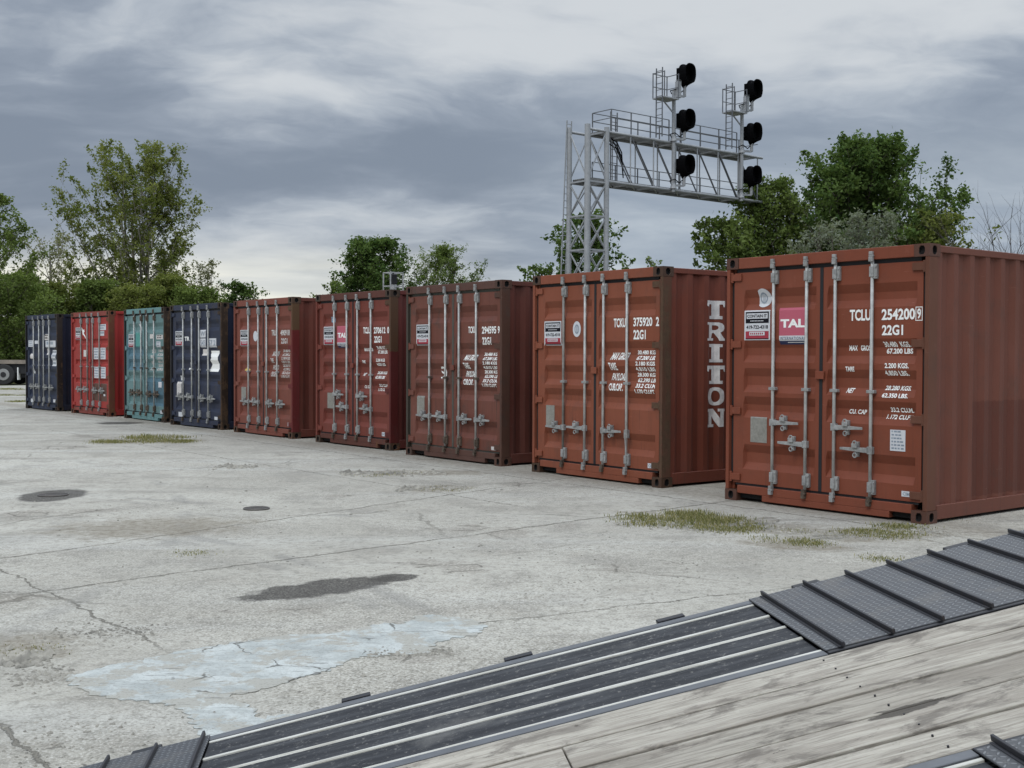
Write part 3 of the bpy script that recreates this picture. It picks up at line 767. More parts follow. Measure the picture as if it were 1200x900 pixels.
        merge_build(q, 'side_lettering', [plain('chalky_white_letters', (.64, .62, .60), .7, 0, .3, 14)], root)
    return root

def rows(x0, x1, z0, z1, lines, sh=()):
    """weights column: evenly spaced lines of print"""
    n = len(lines); st = (z1 - z0) / n; out = []
    for k, t in enumerate(lines):
        zt = z1 - k * st
        if t: out.append((t, x0, zt - st * .74, x1, zt, sh[k] if k < len(sh) else 0.))
    return out

RW = ['30.480 KGS', '67.200 LBS', '2.180 KGS', '4.810 LBS', '28.300 KGS', '62.390 LBS', '33.2 CU.M', '1.170 CU.FT']
SHR = (0, .35, 0, -.35, 0, .35, 0, -.35)
RW8 = ['MAX GROSS', 'TARE', 'PAYLOAD', 'CUB.CAP.']
def left_words(x0, x1, z0, z1, k=1.):
    st = (z1 - z0) / 4; w = [1, .45, .85, .8]
    return [(t, x0, z1 - j * st - st * .72, x0 + (x1 - x0) * w[j], z1 - j * st, (.35, -.3, .35, -.2)[j]) for j, t in enumerate(RW8)]
HA = ((.86, 1), (.655, -1), (.85, 1), (.645, -1))
HB = ((.625, -1), (.63, -1), (.62, 1), (.62, 1))
HB8 = ((.62, -1), (.63, -1), (.62, 1), (.60, 0))

rust_post = dict(rustcol=(.050, .030, .018), low=.2, dirt=.35)
oxide = (.252, .070, .037)
def mk(n, col, **k): return paint(n, tuple(a * .74 for a in col), **k)
SPECS = [
 dict(pos=(-12.051, 31.514, -49.13), label='dark navy container at the far left end of the row, white placards on its doors', handles=HB,
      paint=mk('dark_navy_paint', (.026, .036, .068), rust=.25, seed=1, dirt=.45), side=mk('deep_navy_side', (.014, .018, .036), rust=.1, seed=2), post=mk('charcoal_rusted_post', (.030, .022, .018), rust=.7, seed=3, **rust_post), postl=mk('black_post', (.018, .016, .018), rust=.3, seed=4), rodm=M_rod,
      panels=[(.166, 1.72, .56, 1.90, M_sticker, 'placard', 3), (.66, 1.80, .92, 1.89, M_sticker, 'placard', 0), (1.50, 1.70, 2.24, 1.88, M_sticker, 'placard', 1), (1.92, 1.20, 2.22, 1.63, M_sticker, 'placard', 4), (1.54, 1.50, 1.71, 1.67, M_whited, 'placard', 0),
              (.30, 1.39, .56, 1.53, M_whited, 'placard', 0), (.44, .98, .59, 1.085, M_sticker, 'small_sticker', 0), (.34, .18, .60, .28, M_sticker, 'small_sticker', 0), (2.05, .23, 2.22, .31, M_sticker, 'small_sticker', 0), (1.43, 1.90, 1.73, 2.06, M_whited, 'placard', 2)]),
 dict(pos=(-9.833, 29.014, -48.95), label='bright red container with torn white star decal and four square placards on its doors', handles=HB,
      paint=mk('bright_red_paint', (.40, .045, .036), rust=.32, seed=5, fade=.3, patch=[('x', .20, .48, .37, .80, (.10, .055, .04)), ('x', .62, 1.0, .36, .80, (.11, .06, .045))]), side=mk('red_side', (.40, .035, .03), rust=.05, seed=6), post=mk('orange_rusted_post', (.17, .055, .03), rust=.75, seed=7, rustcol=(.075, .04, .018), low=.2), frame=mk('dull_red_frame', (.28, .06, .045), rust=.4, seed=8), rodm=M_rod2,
      sticker=(.235, 1.89), panels=[(1.78, 2.12, 2.19, 2.265, M_sticker, 'placard', 2), (1.83, 1.98, 2.08, 2.10, M_sticker, 'placard', 1), (1.42, 1.40, 1.715, 1.685, M_sticker, 'placard', 4), (1.84, 1.40, 2.16, 1.685, M_sticker, 'placard', 4),
              (1.44, .93, 1.73, 1.21, M_sticker, 'placard', 4), (1.86, .93, 2.16, 1.21, M_sticker, 'placard', 4), (.76, 1.46, .93, 1.63, M_whited, 'placard', 0), (2.02, .49, 2.13, .54, M_sticker, 'small_sticker', 0)],
      shapes=[([(.585, 2.245), (.66, 2.20), (.72, 2.13), (.80, 2.16), (.83, 2.10), (.77, 2.06), (.86, 2.00), (.95, 1.90), (.80, 1.985), (.70, 2.03), (.68, 2.10), (.60, 2.17)], 0)]),
 dict(pos=(-7.776, 26.595, -51.32), label='pale teal container with patchy blue repairs, standing between the red and the navy ones', handles=HB,
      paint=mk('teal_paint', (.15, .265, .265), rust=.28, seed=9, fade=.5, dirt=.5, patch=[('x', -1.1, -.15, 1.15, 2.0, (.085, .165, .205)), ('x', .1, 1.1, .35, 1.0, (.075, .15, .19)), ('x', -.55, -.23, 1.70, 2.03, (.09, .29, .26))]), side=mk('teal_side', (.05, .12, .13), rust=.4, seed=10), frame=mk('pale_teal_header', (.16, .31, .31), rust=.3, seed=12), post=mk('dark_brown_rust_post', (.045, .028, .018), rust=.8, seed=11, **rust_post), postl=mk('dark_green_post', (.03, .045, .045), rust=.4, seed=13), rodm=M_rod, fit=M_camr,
      sticker=(.22, 1.685), letter=M_whited,
      panels=[(1.54, 1.89, 1.76, 1.99, M_whited, 'placard', 0), (1.91, 1.87, 2.29, 1.97, M_whited, 'placard', 2), (1.91, 1.69, 2.15, 1.82, M_sticker, 'placard', 2), (.85, 2.07, .96, 2.24, M_sticker, 'tall_sticker', 0), (2.02, .78, 2.21, .905, M_sticker, 'small_sticker', 0), (2.13, .19, 2.27, .26, M_sticker, 'small_sticker', 0)],
      text=[('22G1', 1.56, 1.56, 1.80, 1.64), ('TARE', 1.56, 1.44, 1.76, 1.51), ('NET', 1.56, 1.30, 1.72, 1.37), ('CU CAP', 1.56, 1.16, 1.80, 1.23)] + rows(1.94, 2.28, 1.14, 1.64, RW[:6])),
 dict(pos=(-5.889, 24.094, -49.87), label='dark navy container with white lettered squares, between the teal one and the brown ones', handles=HB,
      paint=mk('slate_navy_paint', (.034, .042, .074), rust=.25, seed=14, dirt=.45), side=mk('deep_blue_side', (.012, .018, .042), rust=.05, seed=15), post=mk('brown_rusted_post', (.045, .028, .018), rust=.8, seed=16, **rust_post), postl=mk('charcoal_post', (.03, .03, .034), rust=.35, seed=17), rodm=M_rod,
      sticker=(.20, 1.715), text=[('TR', .66, 1.82, .90, 1.91)],
      panels=[(1.40, 1.885, 1.665, 2.045, M_sticker, 'placard', 'W'), (1.40, 1.68, 1.665, 1.865, M_sticker, 'placard', '545'), (1.76, 1.68, 2.15, 1.865, M_sticker, 'placard', '57 2'), (1.46, 1.51, 1.69, 1.645, M_whited, 'placard', 0),
              (.39, .97, .55, 1.075, M_sticker, 'small_sticker', 0), (.35, .19, .57, .29, M_sticker, 'small_sticker', 0), (2.06, .19, 2.20, .255, M_sticker, 'small_sticker', 0), (.27, .61, .50, .94, M_whited, 'data_plate', 0)],
      shapes=[([(1.84, 1.61), (2.22, 1.61), (2.22, 1.18), (1.82, 1.18), (1.82, 1.24), (1.90, 1.32), (1.87, 1.40), (1.93, 1.47), (1.86, 1.53)], 0), ([(.87, 1.36), (.91, 1.35), (.93, 1.27), (.90, 1.20), (.81, 1.21), (.81, 1.245), (.88, 1.24)], 0)]),
 dict(pos=(-3.999, 21.647, -51.57), label='brown-red container next to the navy one, with a yellow triangle sticker on its left door', handles=HB,
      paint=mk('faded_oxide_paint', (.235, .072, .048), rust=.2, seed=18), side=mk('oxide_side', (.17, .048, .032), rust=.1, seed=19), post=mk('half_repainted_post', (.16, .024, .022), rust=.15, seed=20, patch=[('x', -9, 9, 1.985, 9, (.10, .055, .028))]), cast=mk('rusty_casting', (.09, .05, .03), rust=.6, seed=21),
      sticker=(.24, 1.70), ovals=[(.80, 1.79, .985, 1.99, 'plain')], letter=M_whited,
      text=[('TRLU', 1.563, 1.892, 1.79, 2.0), ('490918', 1.92, 1.888, 2.28, 1.995), ('22G1', 1.945, 1.74, 2.19, 1.84)] + left_words(1.54, 1.80, 1.09, 1.60) + rows(1.955, 2.29, 1.09, 1.63, RW, SHR),
      panels=[(.28, .615, .49, .90, M_plate, 'data_plate', 0), (2.20, .22, 2.31, .29, M_sticker, 'small_sticker', 0)],
      shapes=[([(.37, 1.22), (.60, 1.22), (.60, 1.25), (.52, 1.27), (.49, 1.39), (.46, 1.30), (.44, 1.27), (.37, 1.25)], 1)]),
 dict(pos=(-1.949, 19.074, -51.49), label='dark oxide red container with a pink sign and a small blue square sticker above', handles=HA,
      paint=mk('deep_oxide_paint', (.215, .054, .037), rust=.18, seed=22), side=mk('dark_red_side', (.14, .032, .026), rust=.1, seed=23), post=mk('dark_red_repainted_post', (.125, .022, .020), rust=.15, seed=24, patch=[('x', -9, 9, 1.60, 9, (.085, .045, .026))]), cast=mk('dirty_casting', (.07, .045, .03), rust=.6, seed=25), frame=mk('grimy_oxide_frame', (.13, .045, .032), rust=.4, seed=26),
      sticker=(.24, 1.71), tal=(.70, 1.66, 1.03, 2.03),
      text=[('TCLU', 1.553, 1.892, 1.77, 2.0), ('270612', 1.883, 1.888, 2.235, 1.995), ('0', 2.29, 1.888, 2.345, 1.995), ('22G1', 1.896, 1.74, 2.12, 1.848),
            ('MAX GROSS', 1.53, 1.60, 1.80, 1.655), ('TARE', 1.52, 1.40, 1.62, 1.45), ('NET', 1.52, 1.19, 1.60, 1.24, .4), ('CU. CAP', 1.53, .985, 1.74, 1.035, .2),
            ('30.480 KGS', 1.94, 1.63, 2.22, 1.685, -.3), ('67.200 LBS', 1.95, 1.56, 2.24, 1.615), ('2.200 KGS', 1.95, 1.43, 2.22, 1.48), ('4.850 LBS', 1.96, 1.36, 2.22, 1.41, -.3), ('28.280 KGS', 1.935, 1.225, 2.22, 1.27, .4), ('62.350 LBS', 1.93, 1.15, 2.21, 1.2), ('33.2 CU.M', 2.0, 1.02, 2.25, 1.065), ('1.172 CU.FT', 1.96, .95, 2.24, .995, .3)],
      panels=[(.365, .61, .555, .88, M_plate, 'data_plate', 0), (2.13, .22, 2.27, .285, M_sticker, 'small_sticker', 'K'), (.44, 2.10, .57, 2.195, plain('blue_sticker', (.25, .38, .50), .5), 'blue_sticker', 2)]),
 dict(pos=(-.145, 16.478, -52.13), label='grimy brown-red container with a grey-green centre strip and a white nine-shaped decal', handles=HB,
      paint=mk('grimy_oxide_paint', (.19, .066, .045), rust=.18, seed=27, dirt=.6, fade=.35), side=mk('brown_side', (.135, .042, .030), rust=.1, seed=28), post=mk('brown_dirty_post', (.105, .050, .034), rust=.4, seed=29, dirt=.6), postl=mk('mossy_post', (.075, .065, .05), rust=.3, seed=30), frame=mk('mossy_frame', (.125, .060, .045), rust=.35, seed=31, dirt=.7), gasket=plain('mossy_gasket', (.07, .072, .060), .8, 0, .3, 8),
      camb=M_camr, rodm=M_rod, sticker=(.245, 1.69),
      text=[('TCKU', 1.602, 1.859, 1.79, 1.955), ('294595', 1.933, 1.845, 2.27, 1.95), ('9', 2.305, 1.845, 2.35, 1.95), ('22G1', 1.94, 1.69, 2.15, 1.80)] + left_words(1.49, 1.79, 1.08, 1.55) + rows(1.95, 2.29, 1.08, 1.58, RW, SHR),
      panels=[(.265, .615, .47, .92, M_plate, 'data_plate', 0), (2.16, .21, 2.28, .26, M_whited, 'small_sticker', 0)],
      shapes=[([(.865, 1.335), (.875, 1.368), (.935, 1.372), (.985, 1.345), (1.01, 1.29), (1.005, 1.23), (.965, 1.20), (.90, 1.195), (.875, 1.21), (.93, 1.23), (.97, 1.26), (.965, 1.275), (.92, 1.265), (.88, 1.28), (.865, 1.31), (.90, 1.30), (.93, 1.29), (.95, 1.31), (.94, 1.335), (.91, 1.345), (.89, 1.335)], 0)]),
 dict(pos=(1.749, 13.852, -52.58), label='orange-brown container with tall white letters down its side and a rusty brown corner post', handles=HB8,
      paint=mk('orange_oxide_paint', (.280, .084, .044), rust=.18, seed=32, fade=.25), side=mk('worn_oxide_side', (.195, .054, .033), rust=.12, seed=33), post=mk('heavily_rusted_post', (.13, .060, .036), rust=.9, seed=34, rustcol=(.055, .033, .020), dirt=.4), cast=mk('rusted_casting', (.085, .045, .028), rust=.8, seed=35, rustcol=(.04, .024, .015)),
      sticker=(.215, 1.675), ovals=[(.79, 1.78, .945, 1.98, 'ring')], triton=True,
      text=[('TCKU', 1.562, 1.889, 1.775, 2.0), ('375920', 1.911, 1.894, 2.235, 2.003), ('2', 2.295, 1.894, 2.348, 2.003), ('22G1', 1.913, 1.74, 2.125, 1.855)] + left_words(1.486, 1.795, 1.08, 1.585) + rows(1.95, 2.285, 1.078, 1.61, RW, SHR),
      panels=[(.256, .615, .43, .895, M_plate, 'data_plate', 0), (2.172, .215, 2.302, .273, M_sticker, 'small_sticker', 'CIMC')]),
 dict(pos=(3.821, 10.924, -51.63), label='nearest brown-red container at the right, with a pink sign under a D-shaped sticker', handles=HA,
      paint=mk('oxide_red_paint', oxide, rust=.13, seed=36, fade=.2, dirt=.15), side=mk('weathered_oxide_side', (.18, .062, .040), rust=.08, seed=37, fade=.22, patch=[('y', -2.25, -1.05, .2, 1.12, (.108, .036, .024)), ('y', -.35, .6, .2, 2.3, (.118, .041, .027))]), post=mk('scuffed_oxide_post', (.16, .064, .038), rust=.35, seed=38, rustcol=(.085, .045, .025)), cast=mk('dirty_oxide_casting', (.12, .055, .038), rust=.5, seed=39),
      sticker=(.226, 1.715), tal=(.69, 1.668, 1.035, 2.045), ovals=[(.385, 2.06, .56, 2.255, 'D')],
      text=[('TCLU', 1.555, 1.894, 1.795, 2.004), ('254200', 1.915, 1.894, 2.275, 2.0), ('9', 2.297, 1.900, 2.337, 1.996), ('22G1', 1.92, 1.75, 2.15, 1.848),
            ('MAX', 1.524, 1.604, 1.62, 1.656, .15), ('GROSS', 1.66, 1.604, 1.79, 1.656), ('TARE', 1.511, 1.401, 1.612, 1.449), ('NET', 1.51, 1.191, 1.59, 1.239, .3), ('CU. CAP', 1.528, .987, 1.73, 1.032, .2),
            ('30.480  KGS.', 1.937, 1.638, 2.22, 1.69, -.35), ('67.200 LBS', 1.949, 1.575, 2.233, 1.626), ('2.200 KGS.', 1.955, 1.438, 2.213, 1.486), ('4.850 LBS.', 1.96, 1.368, 2.214, 1.415, -.35),
            ('28.280 KGS.', 1.935, 1.228, 2.215, 1.272, .4), ('62.350 LBS.', 1.925, 1.157, 2.206, 1.2), ('33.2 CU.M.', 2.005, 1.022, 2.251, 1.066), ('1.172 CU.FT', 1.955, .954, 2.235, .997, .35)],
      frames=[(2.280, 1.882, 2.353, 2.012)],
      panels=[(.32, .637, .54, .906, M_plate, 'data_plate', 0), (2.023, .657, 2.188, .857, M_sticker, 'certificate_sheet', 6), (2.153, .234, 2.287, .286, M_sticker, 'small_sticker', 'CIMC')]),
]
CONTAINERS = [make_container(i, s) for i, s in enumerate(SPECS)]

# ------------------------------------------------------------------ tilted equipment trailer in the foreground
K = 4.4 / 3.6
TP0 = Vector((0, 0, CAM_H)) + (Vector((.73325089, 3.58292054, .82175792)) - Vector((0, 0, CAM_H))) * K
TL = Vector((.96839737, .12156534, .21778063)).normalized(); TT = Vector((-.12699602, .99184154, .01106184)); TT = (TT - TL * TT.dot(TL)).normalized(); TN = TL.cross(TT)
def trailer():
    root = empty('tilt_trailer', (0, 0, 0)); tag(root, 'tilted equipment trailer in the foreground with grey wooden deck, black strips and cleated plates', 'trailer')
    mt4 = Matrix((TL, TT, TN)).transposed().to_4x4(); mt4.translation = TP0; root.matrix_world = mt4
    def tread():
        mt, nt, b, tc = new_mat('dark_tread_plate')
        x, y, z = nt.xyz(tc); s = 46.
        fx, fy = nt.mul(x, s), nt.mul(y, s)
        par = nt.m('MODULO', nt.m('ABSOLUTE', nt.add(nt.m('FLOOR', fx), nt.m('FLOOR', fy))), 2.)
        lx, ly = nt.sub(nt.m('FRACT', fx), .5), nt.sub(nt.m('FRACT', fy), .5)
        p, q = nt.add(lx, ly), nt.sub(lx, ly)
        a = nt.add(nt.mul(p, nt.sub(1., par)), nt.mul(q, par)); c = nt.add(nt.mul(q, nt.sub(1., par)), nt.mul(p, par))
        e = nt.m('SQRT', nt.add(nt.mul(nt.mul(a, a), 2.2), nt.mul(nt.mul(c, c), 14.)))
        k = nt.ss(e, .65, .95, 1, 0)
        n = nt.noise(tc, 5, 6, .65); f = nt.noise(tc, 90, 3, .6)
        col = nt.mix(k, (.064, .066, .070), (.150, .155, .162)); col = nt.mix(nt.mul(nt.ss(n, .5, .7), .5), col, (.13, .12, .105)); col = nt.mix(nt.mul(nt.ss(f, .55, .7), .3), col, (.2, .19, .18))
        nt.put(b.inputs['Base Color'], col); b.inputs['Metallic'].default_value = .25; nt.put(b.inputs['Roughness'], nt.sub(.56, nt.mul(k, .14)))
        nt.put(b.inputs['Normal'], nt.bump(nt.add(k, nt.mul(f, .2)), .003, .9)); return mt
    Mtread = tread()
    Msteel = plain('slate_blue_painted_steel', (.105, .110, .118), .5, .1, .3, 10, .001)
    Mblk = plain('black_painted_steel', (.018, .018, .021), .5, .1, .45, 14)
    Mcleat = paint('black_cleat_paint', (.030, .030, .034), rust=.30, seed=50, dirt=.3, low=0, rustcol=(.07, .04, .028))
    def rubber():
        mt, nt, b, tc = new_mat('dusty_black_rubber')
        n = nt.noise(nt.map(tc, sc=(.8, 6, 1)), 4, 7, .7); f = nt.noise(tc, 60, 4, .7); g = nt.noise(nt.map(tc, loc=(5, 2, 0)), 2.2, 6, .7)
        c = nt.mix(nt.ss(n, .38, .75), (.020, .021, .024), (.062, .064, .068)); c = nt.mix(nt.mul(nt.ss(f, .56, .72), .55), c, (.24, .23, .21)); c = nt.mix(nt.mul(nt.ss(g, .56, .72), .45), c, (.15, .145, .135))
        nt.put(b.inputs['Base Color'], c); b.inputs['Roughness'].default_value = .8; b.inputs['Specular IOR Level'].default_value = .3; nt.put(b.inputs['Normal'], nt.bump(nt.add(f, nt.mul(n, 2)), .003, .7)); return mt
    Mrub = rubber()
    def strip():
        mt, nt, b, tc = new_mat('worn_pale_strip')
        n = nt.noise(nt.map(tc, sc=(1.5, 30, 30)), 3, 6, .7); g = nt.noise(tc, 3, 5)
        c = nt.mix(nt.ss(n, .35, .65), (.40, .385, .33), (.56, .55, .50)); c = nt.mix(nt.mul(nt.ss(g, .5, .68), .6), c, (.24, .22, .18))
        nt.put(b.inputs['Base Color'], c); b.inputs['Roughness'].default_value = .55; return mt
    Mstrip = strip()
    def wood():
        mt, nt, b, tc = new_mat('weathered_grey_planks')
        at = nt.new('ShaderNodeAttribute', attribute_name='plank').outputs['Fac']
        off = nt.comb(nt.mul(at, 37.), nt.mul(at, 11.), nt.mul(at, 5.))
        v = nt.vm('ADD', tc, off)
        g1 = nt.noise(nt.map(v, sc=(1.3, 26, 26)), 2.0, 8, .68, 1.2)
        g2 = nt.noise(nt.map(v, sc=(2.5, 80, 80)), 2.0, 5, .65, .6)
        bl = nt.noise(nt.map(v, sc=(1.1, 4.6, 3)), 1.9, 7, .68, .5)
        st = nt.noise(nt.map(v, loc=(2, 5, 0), sc=(1.2, 2.6, 3)), 3.1, 7, .7, .5)
        c = nt.mix(nt.ss(g1, .30, .62), (.200, .182, .156), (.405, .380, .332))
        c = nt.mix(nt.mul(nt.ss(g2, .46, .64), .40), c, (.48, .45, .395))
        c = nt.mix(nt.mul(nt.ss(bl, .44, .62), .62), c, (.235, .21, .18))
        c = nt.mix(nt.mul(nt.ss(st, .50, .62), .68), c, (.105, .092, .08))
        c = nt.mix(nt.mul(nt.ss(nt.noise(v, 7, 6, .7), .62, .68), .25), c, (.55, .53, .47))
        c = nt.mix(nt.mul(nt.ss(nt.noise(nt.map(v, sc=(1, 2.5, 1)), 14, 4, .7), .68, .72), .8), c, (.05, .042, .035))
        hu = nt.mix(at, (.92, .90, .86), (1.12, 1.10, 1.06)); c = nt.mix(1., c, hu, 'MULTIPLY')
        # one oil spill on the boards
        x, y, z = nt.xyz(tc)
        dx, dy = nt.sub(x, -.02), nt.sub(y, -1.30)
        r = nt.m('SQRT', nt.add(nt.mul(nt.mul(dx, dx), 62.), nt.mul(nt.mul(dy, dy), 1000.)))
        r = nt.add(r, nt.mul(nt.sub(nt.noise(nt.map(tc, sc=(1, 4, 1)), 9, 5, .6), .5), 1.7))
        c = nt.mix(nt.mul(nt.ss(r, .85, 1.0, 1, 0), .82), c, (.045, .038, .032))
        nt.put(b.inputs['Base Color'], c); b.inputs['Roughness'].default_value = .85; b.inputs['Specular IOR Level'].default_value = .25
        nt.put(b.inputs['Normal'], nt.bump(nt.add(g1, g2), .005, .9)); return mt
    Mwood = wood()
    A0, A1 = -2.95, 2.3
    b_in, b_out = -.62 * K, -1.318 * K; b_end = b_out + b_in
    # frame under the deck
    for (y0, y1) in ((-.030 * K, 0), (b_end, b_end + .030 * K)):
        mb = MB(); mb.box(A0, y0, -.13, A1, y1, -.001); mb.build('side_rail', Msteel, root, .004)
    for y0 in (b_in - .025, b_out - .015):
        mb = MB(); mb.box(A0, y0, -.15, A1, y0 + .04, -.045); mb.build('chassis_beam', Mblk, root)
    for k in range(11):
        mb = MB(); a = A0 + .25 + k * .48; mb.box(a, b_end + .05, -.10, a + .05, -.05, -.047); mb.build('crossmember', Mblk, root)
    # wheels low under the deck
    for yy in (-.42, b_end + .42):
        for a in (.55, 1.35):
            c = Vector((a, yy, -.45)); mb = MB(); mb.tube(c - Vector((0, .10, 0)), c + Vector((0, .10, 0)), .30, n=28)
            w = mb.build('wheel', plain('tyre_rubber', (.02, .02, .02), .85), root, .03, seg=3)
            mb = MB(); mb.tube(c - Vector((0, .104, 0)), c + Vector((0, .104, 0)), .16, n=20); mb.build('rim', M_galv, w)
    # planks
    bounds = [b_in, -.77 * K, -.917 * K, -1.055 * K, -1.19 * K, b_out]
    vs = MB(); vals = []
    joints = [[-1.7, .9], [-.9], [1.1], [-1.3, 1.5], [.4]]
    for j in range(5):
        y1, y0 = bounds[j] - .0065, bounds[j + 1] + .0065; cuts = [A0] + joints[j] + [A1]
        for q in range(len(cuts) - 1):
            vs.box(cuts[q] + .002, y0, -.043, cuts[q + 1] - .002, y1, random.uniform(-.004, .001)); vals += [random.random()] * 6
    m_ = MB(); m_.box(A0, b_out, -.060, A1, b_in - .026, -.052); m_.build('plank_gap_shade_sheet', Mblk, root)  # added dark sheet, makes the gaps between planks look shaded
    o = vs.build('wooden_deck', Mwood, root)
    at = o.data.attributes.new('plank', 'FLOAT', 'FACE'); at.data.foreach_set('value', vals)
    md = o.modifiers.new('bevel', 'BEVEL'); md.width = .002; md.segments = 1
    mb = MB(); n_dark = MB()
    # the two wheel tracks; f maps distance from the outer edge to the y axis
    AR, AL = -.016 * K, -1.629 * K - .02
    for side in (0, 1):
        f = (lambda d: -d) if side == 0 else (lambda d: b_end + d)
        w = -b_in
        def bx(m_, a0, d0, z0, a1, d1, z1):
            y0, y1 = sorted((f(d0), f(d1))); m_.box(a0, y0, z0, a1, y1, z1)
        ar = AR if side == 0 else AR + .0
        # rubber strips and pale strips between the plates
        ss_ = [.045 * K, .184 * K, .315 * K, .439 * K, .573 * K]
        for k in range(4):
            m_ = MB(); bx(m_, AL, ss_[k] + .009, -.035, ar, ss_[k + 1] - .009, -.007 - .002 * (k % 2)); m_.build('rubber_strip', Mrub, root, .003)
        for k in range(5):
            m_ = MB(); bx(m_, AL, ss_[k] - .0075, -.034, ar, ss_[k] + .0070 - (.006 if k in (2, 3) else 0), -.004)
            if k in (2, 3): bx(m_, AL, ss_[k] + .0045, -.034, ar, ss_[k] + .0085, -.005)
            m_.build('pale_strip', Mstrip, root, .002)
        m_ = MB(); bx(m_, AL, .585 * K, -.0345, ar, w - .003, -.0015); m_.build('inner_rail', Msteel, root, .002)
        m_ = MB(); bx(m_, A0, .031 * K, -.045, A1, .585 * K - .001, -.036); m_.build('track_pan', Mblk, root)
        # tread plates with cleats
        for (a0, a1, c0, n, dirn) in ((ar, A1, ar + .045 * K, 14, 1), (A0, AL, AL - .02, 6, -1)):
            m_ = MB(); bx(m_, a0, .004, -.0008, a1, w - .022, .005); m_.build('tread_plate', Mtread, root, .0015)
            m_ = MB(); bx(m_, a0 + .002, w - .0215, -.034, a1, w - .004, .001); m_.build('inner_rail', Mblk, root, .002)
            for k in range(n):
                c = c0 + dirn * k * .13553 * K
                if c < A0 + .03 or c > A1 - .03: continue
                m_ = MB(); bx(m_, c - .004, -.004, .0055, c + .005, w - .006, .022); bx(m_, c - .014, .010, .0052, c - .0045, w - .014, .008)
                m_.build('cleat', Mcleat, root, .002)
        # slots and stake pockets on the outer edge
        for a in (-2.42, -1.83, -1.222, -.733, -.26, .174, .674, 1.17, 1.6):
            m_ = MB(); a_ = a * K; bx(m_, a_ - .052, -.034, -.09, a_ + .052, -.0005, .004); m_.build('stake_pocket', Mblk, root, .002)
    # screw heads
    m_ = MB()
    for j in range(5):
        for k in range(4):
            a = A0 + .3 + k * 1.3 + random.uniform(-.01, .01)
            for t in (.25, .75):
                y = bounds[j] * (1 - t) + bounds[j + 1] * t; m_.tube((a, y, -.006), (a, y, .0018), .003, n=7)
    m_.build('screw_heads', Mblk, root)
    m_ = MB()
    for k in range(11): m_.bar((-2.95 + k * .48, b_end * .5, -.2), (-2.95 + k * .48 + .01, b_end * .5, -.2), .02, .02) if False else None
    m_.box(A0 + .8, b_end * .5 - .05, -.17, A1 + 1.2, b_end * .5 + .05, -.101); m_.build('tongue_beam', Mblk, root)
trailer()

